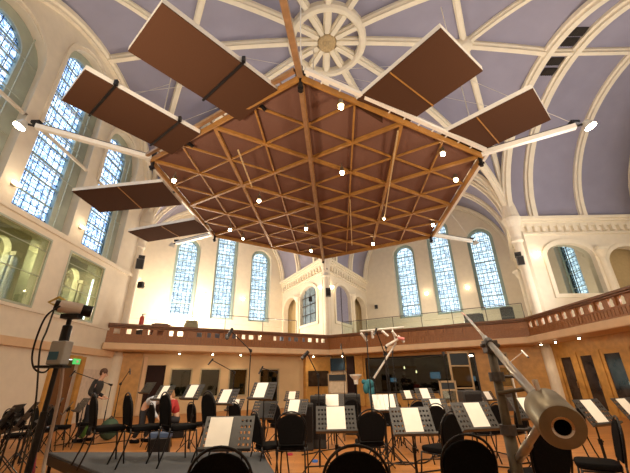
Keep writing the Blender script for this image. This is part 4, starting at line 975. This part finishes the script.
for k in range(3):
    a_ = radians(80 + 120 * k); f_ = Vector((Cl.x + .62 * cos(a_), Cl.y + .62 * sin(a_), .03))
    sub(e, MB().cyl((Cl.x, Cl.y, .55), f_, .018, n=10).cyl((Cl.x, Cl.y, .25), ((Cl.x + f_.x) / 2, (Cl.y + f_.y) / 2, .29), .012), 'leg', DGREY); sub(e, MB().cyl(f_ - Vector((0, 0, .03)), f_ + Vector((0, 0, .03)), .035, n=14), 'caster', BMET)
sub(e, MB().lathe([(.05, -.04), (.075, -.03), (.075, .03), (.05, .04)], 16, Matrix.Translation((Cl.x, Cl.y, .56))), 'leg_collar', DGREY)
sub(e, MB().tube([Tip, Tip + Vector((-.03, .05, .06)), Tip.lerp(Cl, .06) + Vector((.06, 0, -.06)), Tip.lerp(Cl, .2) + Vector((.02, 0, -.05)), Tip.lerp(Cl, .35) + Vector((.03, 0, -.03))], .006, 6), 'cable', mat('pale_cable', (.6, .3, .28), .6))

# ================================================================ LEFT MICROPHONE MAST
mt = at(70, 318, 2.35); bx = Vector((mt.x, mt.y, 0)); e = stem('microphone_mast', bx, 'tall black stand with a grey box and a horizontal microphone housing at the left', 'microphone stand')
sub(e, MB().cyl((mt.x, mt.y, .2), (mt.x, mt.y, mt.z), .015, n=12).cyl((mt.x, mt.y, .1), (mt.x, mt.y, 1.2), .020, n=12), 'pole', BMET)
sub(e, MB().cyl((mt.x, mt.y, mt.z - .20), (mt.x, mt.y, mt.z - .05), .030, n=14).box((mt.x, mt.y, mt.z - .27), (.06, .06, .12)), 'pan_head', BMET, bevel=.01)
a0 = at(55, 305, 2.30); a1 = at(92, 312, 2.40)
mp_ = stem('microphone_housing', (a0 + a1) / 2, 'pale horizontal cylinder with black end lying on top of the left mast', 'microphone')
sub(mp_, MB().cyl(a0.lerp(a1, .12), a0.lerp(a1, .72), .043, n=18), 'body', mat('grey_beige_tube', (.62, .54, .48), .5), smooth=False)
sub(mp_, MB().cyl(a0.lerp(a1, .72), a1, .040, n=18), 'end_cap', BMET); sub(mp_, MB().cyl(a0, a0.lerp(a1, .12), .036, n=18), 'end_cap', BMET); sub(mp_, MB().box((a0 + a1) / 2 - Vector((0, 0, .055)), (.12, .06, .03)), 'cradle', BMET); sub(mp_, MB().tube([a0, a0 + Vector((-.05, 0, .02)), a0 + Vector((.03, -.02, .05)), a0.lerp(a1, .2) + Vector((0, 0, .045))], .008, 6), 'yellow_plug', mat('yellow_cable', (.6, .42, .06), .5))
b0 = at(60, 353, 2.22); cbx = stem('junction_box', b0, 'grey electronics box with blue panel clamped to the left mast', 'box')
sub(cbx, MB().box(b0, (.10, .08, .15)), 'body', mat('box_grey', (.36, .35, .32), .5), bevel=.008); sub(cbx, MB().box(b0 + Vector((-.01, -.043, -.02)), (.06, .01, .05)), 'panel', mat('panel_blue', (.03, .12, .2), .4)); sub(cbx, MB().box(b0 + Vector((-.02, 0, -.085)), (.18, .09, .015)), 'shelf', BMET); sub(cbx, MB().cyl(b0, (mt.x, mt.y, b0.z), .02), 'clamp', BMET)
def cable(name, pts, r_, m, lab): o = MB().tube(pts, r_, 6).build(name, m, smooth=True); tag(o, lab, 'cable'); return o
def catm(P_, n=8):
    out = []
    for i in range(len(P_) - 1):
        p0, p1, p2, p3 = P_[max(i - 1, 0)], P_[i], P_[i + 1], P_[min(i + 2, len(P_) - 1)]
        for k in range(n):
            t = k / n; out.append(.5 * ((2 * p1) + (p2 - p0) * t + (2 * p0 - 5 * p1 + 4 * p2 - p3) * t * t + (3 * p1 - p0 - 3 * p2 + p3) * t ** 3))
    return out + [P_[-1]]
cable('cable', catm([at(60, 306, 2.28), at(45, 318, 2.2), at(33, 350, 2.2), at(34, 368, 2.25), at(45, 372, 2.28), at(55, 360, 2.28)]), .006, BMET, 'black cable looping from the housing to the grey box')
cable('cable', catm([at(54, 310, 2.26), at(47, 330, 2.2), at(40, 350, 2.2), at(36, 400, 2.2), at(28, 440, 2.15), Vector((at(25, 470, 2.1).x, at(25, 470, 2.1).y, .02))]), .006, mat('dark_cable', (.03, .03, .02), .6), 'thin dark cable hanging left of the mast')
cable('cable', catm([at(60, 362, 2.28), at(50, 390, 2.28), at(41, 425, 2.25), at(36, 450, 2.2), at(33, 480, 2.1)]), .008, mat('red_cable', (.35, .03, .05), .5), 'dark red cable running down the mast')
cable('cable', catm([at(63, 365, 2.26), at(60, 392, 2.26), at(53, 425, 2.23), at(46, 455, 2.2), at(42, 480, 2.1)]), .011, mat('white_cable', (.50, .42, .36), .5), 'pale thick cable running down the right side of the mast')
for k in range(3):
    a_ = radians(30 + 120 * k); sub(e, MB().cyl((mt.x, mt.y, .55), (mt.x + .45 * cos(a_), mt.y + .45 * sin(a_), .01), .014, n=8), 'leg', BMET)

# ================================================================ MICROPHONE STANDS
WMIC = mat('white_metal_mic', (.72, .68, .62), .35, .3)
def mic_stand(foot, top, boom0, boom1, label, m=BMET, miclen=.14, mr=.018, r_=.011, micm=None):
    """foot: floor point, top of the upright, boom from boom0 to boom1 with a microphone on boom1"""
    foot = Vector((foot.x, foot.y, 0)); e = stem('microphone_stand', foot, label, 'microphone stand', 'microphone stands on the floor')
    top = Vector((foot.x, foot.y, top)); sub(e, MB().cyl(foot + Vector((0, 0, .15)), top, r_, n=8).cyl(foot + Vector((0, 0, .1)), foot.lerp(top, .5), r_ * 1.5, n=8), 'upright', m)
    for k in range(3):
        a_ = radians(90 + 120 * k); sub(e, MB().cyl(foot + Vector((0, 0, .32)), foot + Vector((.34 * cos(a_), .34 * sin(a_), .01)), .010, n=6), 'leg', BMET)
    sub(e, MB().box(top, (.05, .05, .06)), 'boom_clamp', BMET)
    if boom0 is not None:
        sub(e, MB().cyl(boom0, boom1, r_ * .9, n=8).cyl(boom0, boom0.lerp(boom1, .08), r_ * 2, n=8), 'boom', m)
        d = (boom1 - boom0).normalized(); d2 = (d * .6 + Vector((0, 0, -.8))).normalized()
        mc = boom1.copy(); g = stem('microphone', mc, 'microphone at the end of the ' + label, 'microphone')
        sub(g, MB().cyl(mc - d2 * miclen * .3, mc + d2 * miclen, mr, n=12), 'body', micm or m); sub(g, MB().sph(mc + d2 * miclen, mr * 1.15, 10), 'grille', micm or DGREY)
    return e
def ms(fx, fy, zc, topy, b0, b1, label, **k):
    p = at(fx, fy, zc); t = at(fx, topy, zc)
    mic_stand(p, t.z, None if b0 is None else Vector((p.x, p.y, t.z)).lerp(Vector((p.x, p.y, t.z)), 0) , at(*b1) if b1 else None, label, **k)
ms(248, 400, 7.0, 349, (0, 0), (231, 331, 6.6), 'black boom over the second lowest left stand', miclen=.2, mr=.03)
ms(232, 405, 8.5, 372, (0, 0), (212, 360, 8.3), 'black boom left of the third studio window')
ms(319, 410, 5.7, 376, (0, 0), (307, 353, 6.0), 'black boom rising before the booth window', miclen=.12, mr=.03)
ms(276, 410, 7.5, 372, (0, 0), (262, 368, 7.4), 'black boom right of the third studio window')
ms(389, 400, 6.0, 352, (0, 0), (376, 330, 6.2), 'thin black boom in front of the control room')
ms(372, 410, 6.0, 330, None, None, 'thin upright pole behind the middle front stand')
ms(520, 410, 6.5, 362, (0, 0), (523, 352, 6.5), 'pale boom right of the giant boom', m=WMIC)
ms(104, 420, 9.6, 385, (0, 0), (74, 372, 8.6), 'black boom by the standing man')
ms(115, 412, 9.5, 384, (0, 0), (130, 370, 9.3), 'black boom right of the standing man')
ms(345, 400, 9.0, 352, (0, 0), (341, 345, 9.0), 'thin boom before the navy baffle', r_=.008)
# pale tilted bar in front of the control room with microphones, the tree array
p0_, p1_ = at(374, 378, 6.6), at(396, 343, 6.6)
ar = stem('microphone_array', Vector((p0_.x, p0_.y, 0)), 'pale microphone array with white arms floating before the gallery, right of centre', 'microphone array')
sub(ar, MB().cyl((p0_.x, p0_.y, .1), (p0_.x, p0_.y, p0_.z + .05), .014, n=8), 'upright', BMET)
sub(ar, MB().cyl(p0_, p1_, .020, n=10), 'tilted_arm', WMIC)
l0, l1 = at(360, 331, 6.6), at(404, 327, 6.6); sub(ar, MB().cyl(l0, l1, .014, n=8).cyl(at(396, 343, 6.6), at(392, 328, 6.6), .014, n=8), 'cross_bar', WMIC)
for (x0, y0, x1, y1) in [(361, 333, 367, 341), (372, 331, 373, 338), (386, 346, 400, 338), (398, 336, 404, 342), (382, 331, 388, 336), (392, 331, 396, 336)]:
    sub(ar, MB().cyl(at(x0, y0, 6.55), at(x1, y1, 6.55), .024, n=10), 'microphone_body', WMIC)
sub(ar, MB().cyl(at(398, 338, 6.5), at(404, 339, 6.5), .03, n=10), 'red_capsule', mat('pink_capsule', (.6, .2, .18), .5))
for k in range(3):
    a_ = radians(90 + 120 * k); sub(ar, MB().cyl((p0_.x, p0_.y, .35), (p0_.x + .4 * cos(a_), p0_.y + .4 * sin(a_), .01), .012, n=6), 'leg', BMET)
for x_, y0, y1, nm in [(391, 400, 345, 'left one of two thin uprights before the control room'), (397, 400, 350, 'right one of two thin uprights before the control room'), (450, 395, 352, 'thin upright before the tall glass screen')]:
    p = at(x_, y0, 7.2); ms(x_, y0, 7.2, y1, None, None, nm)
# teal cloth and white lamp-like cover
t0_ = at(369, 386, 6.8); o = MB().sph((0, 0, .04), .10, 14, (1.1, .7, .9)).sph((.07, .02, -.08), .06, 12, (1, .8, 2.0)).sph((-.07, -.02, -.04), .06, 12, (1, 1, 1.8)).sph((.02, -.05, -.12), .05, 12, (1, 1, 2)).sph((-.1, 0, .08), .05).build('cloth_bundle', mat('teal_cloth', (.02, .13, .16), .8, bump=.5), smooth=True); o.location = t0_; tag(o, 'teal cloth bundle hung on a stand before the control room', 'cloth bundle')
e = stem('funnel_cover', at(356, 380, 6.9), 'white funnel shaped cover on a short post left of the teal bundle', 'cover')
v_ = e.location; sub(e, MB().lathe([(.04, -.08), (.05, 0), (.12, .08), (.125, .11), (.0, .11)], 18, Matrix.Translation(v_)), 'funnel', WMIC); sub(e, MB().cyl((v_.x, v_.y, 0), (v_.x, v_.y, v_.z - .05), .012, n=10), 'post', BMET); sub(e, MB().cyl((v_.x, v_.y, 0), (v_.x, v_.y, .02), .16, n=18), 'foot', BMET)

# ================================================================ SCREENS, SPEAKERS, CASES
def gobo(px, py, zc, w_, h_, rz, label, glass=True):
    p = at(px, py, zc); e = empty('acoustic_screen', (p.x, p.y, 0), radians(rz)); tag(e, label, 'screen', 'free standing acoustic screens')
    FR = mat('screen_frame', (.32, .22, .12), .5)
    MB().box((-w_ / 2, 0, h_ / 2), (.06, .06, h_)).box((w_ / 2, 0, h_ / 2), (.06, .06, h_)).box((0, 0, h_ - .03), (w_, .06, .06)).box((0, 0, h_ * .78), (w_, .05, .05)).box((0, 0, h_ * .45), (w_, .05, .05)).box((0, 0, .1), (w_, .06, .06)).build('frame', FR, e)
    MB().box((0, 0, h_ * .88), (w_ - .05, .04, h_ * .17)).build('top_panel', mat('screen_black', (.02, .025, .03), .8), e)
    MB().box((0, 0, h_ * .62), (w_ - .05, .012, h_ * .28)).build('glass_panel', glassmat('screen_glass', (.6, .66, .66), .18), e) if glass else MB().box((0, 0, h_ * .62), (w_ - .05, .03, h_ * .28)).build('middle_panel', BEIGE, e)
    MB().box((0, 0, h_ * .27), (w_ - .05, .04, h_ * .3)).build('lower_panel', DGREY, e)
    for s in (-1, 1): MB().box((s * w_ / 2, 0, .03), (.08, .5, .05)).build('foot', FR, e)
gobo(466, 400, 12.0, .78, 2.30, 8, 'tall timber framed screen with glass middle, left of the boom column')
gobo(509, 400, 12.0, .6, 2.25, 10, 'narrow timber framed screen just right of the boom column')
gobo(450, 400, 11.0, .5, 1.3, 0, 'low framed screen left of the tall timber framed screen')
gobo(338, 395, 16.5, .9, 1.7, -5, 'screen with beige middle standing by the booth', False)
BLS = mat('speaker_black', (.02, .018, .017), .6)
for px, py, zc, s, lab in [(318, 415, 7.6, (.35, .3, 1.05), 'tall black case behind the left one of the middle front stands'), (307, 420, 7.4, (.28, .28, .9), 'narrow black case left of the tall black case'), (352, 402, 9.5, (.45, .4, 1.0), 'black amplifier case right of the middle pair of stands'), (470, 398, 9.0, (.5, .4, 1.05), 'grey black case right of the distant middle sheets')]:
    p = at(px, py, zc); e = empty('equipment_case', (p.x, p.y, 0)); tag(e, lab, 'case'); MB().box((0, 0, s[2] / 2), s).build('cabinet', BLS, e, bevel=.02); MB().box((0, -s[1] / 2 - .005, s[2] * .55), (s[0] * .86, .01, s[2] * .75)).build('grille', BMET, e); MB().box((0, 0, s[2] + .012), (s[0] * .4, .04, .025)).build('handle', DGREY, e)
GREENC = mat('green_canvas', (.05, .09, .055), .9, bump=.3)
for px, py, zc, sc_, lab in [(110, 425, 9.0, (.24, .20, .26), 'dark green instrument bag on the floor by the standing man'), (83, 430, 9.2, (.12, .12, .24), 'small bright green bag left of the standing man')]:
    p = at(px, py, zc); e = empty('instrument_bag', (p.x, p.y, 0)); tag(e, lab, 'bag'); m_ = GREENC if 'dark' in lab else mat('bright_green', (.10, .25, .05), .8)
    MB().sph((0, 0, sc_[2]), 1, 16, (sc_[0], sc_[1], sc_[2])).build('body', m_, e, smooth=True); MB().tube([(-.08, 0, sc_[2] * 1.85), (0, 0, sc_[2] * 2.2), (.08, 0, sc_[2] * 1.85)], .015).build('handle', BMET, e)
p = at(160, 441, 6.6); e = empty('small_case', (p.x, p.y, .0), .2); tag(e, 'small dark blue case on the floor behind the podium', 'case'); MB().box((0, 0, .42), (.42, .2, .1)).build('lid', mat('blue_plastic', (.04, .07, .14), .5), e, bevel=.02); MB().box((0, 0, .2), (.4, .2, .36)).build('body', BMET, e, bevel=.02)
# floor cables and small tape marks
rnd = random.Random(3)
for k, (x0, y0, x1, y1, nm) in enumerate([(2.4, 7.2, -.4, 6.8, 'before the black oval chair'), (.9, 6.4, 2.6, 7.9, 'between the centre stands'), (1.3, 6.0, 3.9, 7.0, 'right of the middle front stand'), (-.4, 7.9, 1.2, 8.6, 'under the distant stands'), (3.0, 8.2, 4.6, 6.4, 'by the boom stand foot'), (-6.4, 9.6, -4.6, 10.2, 'behind the podium')]):
    P_ = [Vector((x0 + (x1 - x0) * i / 6 + rnd.uniform(-.25, .25), y0 + (y1 - y0) * i / 6 + rnd.uniform(-.25, .25), .012)) for i in range(7)]
    cable('floor_cable', catm(P_), .011, BMET, 'black cable lying on the wooden floor ' + nm)
for k, (px, py, c_) in enumerate([(266, 449, (.6, .03, .03)), (290, 455, (.55, .05, .1)), (283, 449, (.04, .12, .5)), (315, 462, (.04, .15, .5))]):
    p = atz(px, py, 0); o = MB().lathe([(.035, 0), (.055, .0), (.055, .03), (.035, .03), (.035, .0)], 16).build('tape_roll', mat('tape%d' % k, c_, .5)); o.location = (p.x, p.y, 0); tag(o, ['red tape roll on the floor, left one', 'dark red tape roll on the floor below the black oval chair', 'blue tape roll beside the left red one', 'blue tape roll near the middle stand foot'][k], 'tape roll', 'small coloured rolls on the floor')

# ================================================================ PEOPLE
def skinned(name, joints, edges, m, parent=None, sub_=2, root=0):
    me = bpy.data.meshes.new(name); me.from_pydata([j[0] for j in joints], edges, []); o = bpy.data.objects.new(name, me); COL.objects.link(o)
    sk = o.modifiers.new('skin', 'SKIN'); sk.use_smooth_shade = True
    for i, j in enumerate(joints):
        r_ = j[1] if isinstance(j[1], tuple) else (j[1], j[1]); v = me.skin_vertices[0].data[i]; v.radius = r_; v.use_root = (i == root)
    o.modifiers.new('sub', 'SUBSURF').levels = sub_; o.modifiers['sub'].render_levels = sub_
    me.materials.append(m); bpy.context.view_layer.update()
    dg = bpy.context.evaluated_depsgraph_get(); nm = bpy.data.meshes.new_from_object(o.evaluated_get(dg)); bpy.data.objects.remove(o); nm.name = name
    nm.materials.clear(); return link(name, nm, m, parent, smooth=True)
def person(loc, rz, label, pose, shirt, trousers, hair, long_hair=False):
    """pose gives joint positions; person faces +x in its own frame"""
    e = empty('person', loc, radians(rz)); tag(e, label, 'person'); J = {k: Vector(v) for k, v in pose.items()}
    names = ['pelvis', 'waist', 'chest', 'neck0', 'neck1']
    def chain(body, scale=1.0):
        jt = []; ed = []; idx = {}
        def add(n_, p_, r_): idx[n_] = len(jt); jt.append((tuple(p_), tuple(v * scale for v in r_) if isinstance(r_, tuple) else r_ * scale))
        return jt, ed, idx, add
    # ---- continuous body
    jt, ed, ix, add = chain('b')
    add('pelvis', J['pelvis'], (.13, .10)); add('waist', J['waist'], (.12, .09)); add('chest', J['chest'], (.15, .10)); add('neck0', J['neck'], .05); add('headlow', J['headlow'], .062); add('head', J['head'], (.078, .09)); add('crown', J['crown'], .07)
    for s in ('l', 'r'):
        add('sh' + s, J['sh' + s], .058); add('el' + s, J['el' + s], .042); add('wr' + s, J['wr' + s], .026); add('pa' + s, J['wr' + s] + (J['wr' + s] - J['el' + s]).normalized() * .07, (.036, .02))
        add('hip' + s, J['hip' + s], .085); add('kn' + s, J['kn' + s], .058); add('an' + s, J['an' + s], .038); add('toe' + s, J['an' + s] + Vector((.15, 0, -.05)), (.035, .025))
    E_ = [('pelvis', 'waist'), ('waist', 'chest'), ('chest', 'neck0'), ('neck0', 'headlow'), ('headlow', 'head'), ('head', 'crown')]
    for s in 'lr': E_ += [('chest', 'sh' + s), ('sh' + s, 'el' + s), ('el' + s, 'wr' + s), ('wr' + s, 'pa' + s), ('pelvis', 'hip' + s), ('hip' + s, 'kn' + s), ('kn' + s, 'an' + s), ('an' + s, 'toe' + s)]
    body = skinned('body', jt, [(ix[a_], ix[b_]) for a_, b_ in E_], SKIN, e)
    # fingers
    for s in 'lr':
        d = (J['wr' + s] - J['el' + s]).normalized(); side = d.cross(Vector((0, 0, 1))).normalized() if abs(d.z) < .95 else Vector((1, 0, 0)); c_ = J['wr' + s] + d * .09; mb = MB()
        for k, L_ in enumerate((.065, .075, .07, .055)): b_ = c_ + side * (.026 - .017 * k); mid = b_ + d * L_ * .5; mb.tube([b_ - d * .02, mid, mid + (d * .8 + side.cross(d) * .5).normalized() * L_ * .5], [.0095, .009, .007], 6)
        tb = J['wr' + s] + d * .035 + side * .03; mb.tube([tb - side * .01, tb + side * .025 + d * .02, tb + side * .03 + d * .05], [.011, .010, .008], 6)
        mb.build('fingers', SKIN, e, smooth=True)
    # ---- clothes over the body
    jt, ed, ix, add = chain('s'); add('waist', J['waist'] * .6 + J['pelvis'] * .4, (.165, .14)); add('chest', J['chest'], (.20, .155)); add('neck', J['neck'] * .7 + J['chest'] * .3, .095)
    for s in 'lr': add('sh' + s, J['sh' + s], .092); add('el' + s, J['el' + s], .070); add('wr' + s, J['wr' + s] * .85 + J['el' + s] * .15, .042)
    skinned('shirt', jt, [(ix['waist'], ix['chest']), (ix['chest'], ix['neck'])] + sum([[(ix['chest'], ix['sh' + s]), (ix['sh' + s], ix['el' + s]), (ix['el' + s], ix['wr' + s])] for s in 'lr'], []), shirt, e)
    jt, ed, ix, add = chain('t'); add('waist', J['waist'] * .35 + J['pelvis'] * .65, (.15, .12)); add('pelvis', J['pelvis'] - (J['waist'] - J['pelvis']) * .2, (.15, .125))
    for s in 'lr': add('hip' + s, J['hip' + s], .105); add('kn' + s, J['kn' + s], .078); add('an' + s, J['an' + s] * .95 + J['kn' + s] * .05, .06)
    skinned('trousers', jt, [(ix['waist'], ix['pelvis'])] + sum([[(ix['pelvis'], ix['hip' + s]), (ix['hip' + s], ix['kn' + s]), (ix['kn' + s], ix['an' + s])] for s in 'lr'], []), trousers, e)
    for s in 'lr':
        a_ = J['an' + s]; MB().box((a_.x + .06, a_.y, a_.z - .05), (.27, .095, .085)).build('shoe', BLACK if not long_hair else WHITE, e, bevel=.03)
    # face and hair
    fd = Vector(pose.get('face', (1, 0, -.1))).normalized(); hd = J['head']; upv = (J['crown'] - J['headlow']).normalized(); sd = fd.cross(upv).normalized()
    MB().sph(hd + fd * .098 - upv * .01, .018, 8, (1, .8, 1.3)).build('nose', SKIN, e, smooth=True)
    for s in (-1, 1): MB().sph(hd + fd * .083 + upv * .02 + sd * .032 * s, .012, 8).build('eye', mat('eye', (.03, .02, .02), .3), e); MB().sph(hd + sd * .085 * s, .022, 8, (1, .5, 1.4)).build('ear', SKIN, e, smooth=True)
    MB().box(hd + fd * .083 - upv * .055, (.012, .045, .010)).build('mouth', mat('lips', (.35, .12, .10), .6), e)
    hb_ = MB().sph(hd + upv * .045 - fd * .022, .100, 16, (1.0, .92, .95)).sph(hd - fd * .05 + upv * .0, .085, 12, (.8, .95, 1.0))
    if long_hair: hb_.sph(hd - fd * .07 - upv * .09, .07, 12, (.7, 1, 1.4))
    hb_.build('hair', hair, e, smooth=True)
    return e
P1 = dict(pelvis=(0, 0, .95), waist=(.02, 0, 1.10), chest=(.05, 0, 1.34), neck=(.08, 0, 1.49), headlow=(.12, 0, 1.56), head=(.14, 0, 1.64), crown=(.14, 0, 1.70), shl=(.05, .18, 1.42), shr=(.05, -.18, 1.42), ell=(-.02, .25, 1.14), elr=(-.02, -.25, 1.14), wrl=(.22, .17, 1.04), wrr=(.24, -.15, 1.03),
          hipl=(0, .09, .90), hipr=(0, -.09, .90), knl=(.10, .10, .50), knr=(.0, -.10, .50), anl=(.02, .10, .09), anr=(-.16, -.10, .09), face=(1, 0, -.35))
HAIRB = mat('brown_hair', (.07, .03, .015), .7); BLK2 = mat('black_cloth', (.022, .02, .02), .85, var=.2, scale=20); JEAN = mat('dark_trousers', (.015, .015, .02), .85)
p = at(86, 430, 8.8); person((p.x, p.y, 0), 10, 'man in a black shirt and trousers standing in profile at the far left looking down', P1, BLK2, JEAN, HAIRB)
P2 = dict(pelvis=(0, 0, .80), waist=(.10, 0, .93), chest=(.33, 0, 1.02), neck=(.46, 0, .99), headlow=(.53, 0, .96), head=(.60, 0, .93), crown=(.65, 0, .90), shl=(.38, .18, 1.0), shr=(.38, -.18, 1.0), ell=(.45, .24, .72), elr=(.45, -.24, .72), wrl=(.62, .16, .55), wrr=(.62, -.16, .55),
          hipl=(0, .09, .77), hipr=(0, -.09, .77), knl=(.16, .12, .45), knr=(.08, -.12, .43), anl=(-.02, .12, .09), anr=(-.14, -.12, .09), face=(.6, 0, -.8))
p = at(144, 420, 8.6); person((p.x, p.y, 0), -20, 'person in a white shirt bending down behind the podium chairs', P2, mat('white_shirt', (.50, .52, .58), .8, bump=.3), JEAN, HAIRB)
P3 = dict(pelvis=(0, 0, .45), waist=(.05, 0, .60), chest=(.14, 0, .82), neck=(.20, 0, .95), headlow=(.24, 0, 1.01), head=(.27, 0, 1.08), crown=(.28, 0, 1.14), shl=(.14, .17, .88), shr=(.14, -.17, .88), ell=(.22, .23, .64), elr=(.22, -.23, .64), wrl=(.42, .14, .56), wrr=(.42, -.14, .56),
          hipl=(0, .10, .42), hipr=(0, -.10, .42), knl=(.38, .13, .50), knr=(.36, -.13, .46), anl=(.26, .13, .09), anr=(.22, -.13, .09), face=(1, 0, -.5))
p = at(177, 420, 9.3); person((p.x, p.y, 0), 200, 'person with fair hair and a red top crouching behind the podium chairs', P3, mat('red_shirt', (.40, .03, .03), .8), JEAN, mat('fair_hair', (.30, .16, .07), .7), True)
# legs of the crouching figure rest on a low flight case
e = empty('flight_case', (p.x + .02, p.y, 0), radians(20)); tag(e, 'low black flight case under the crouching person in red', 'case'); MB().box((0, 0, .165), (.42, .4, .33)).build('body', BMET, e, bevel=.02); MB().box((0, -.205, .2), (.1, .02, .05)).build('latch', CHROME, e)
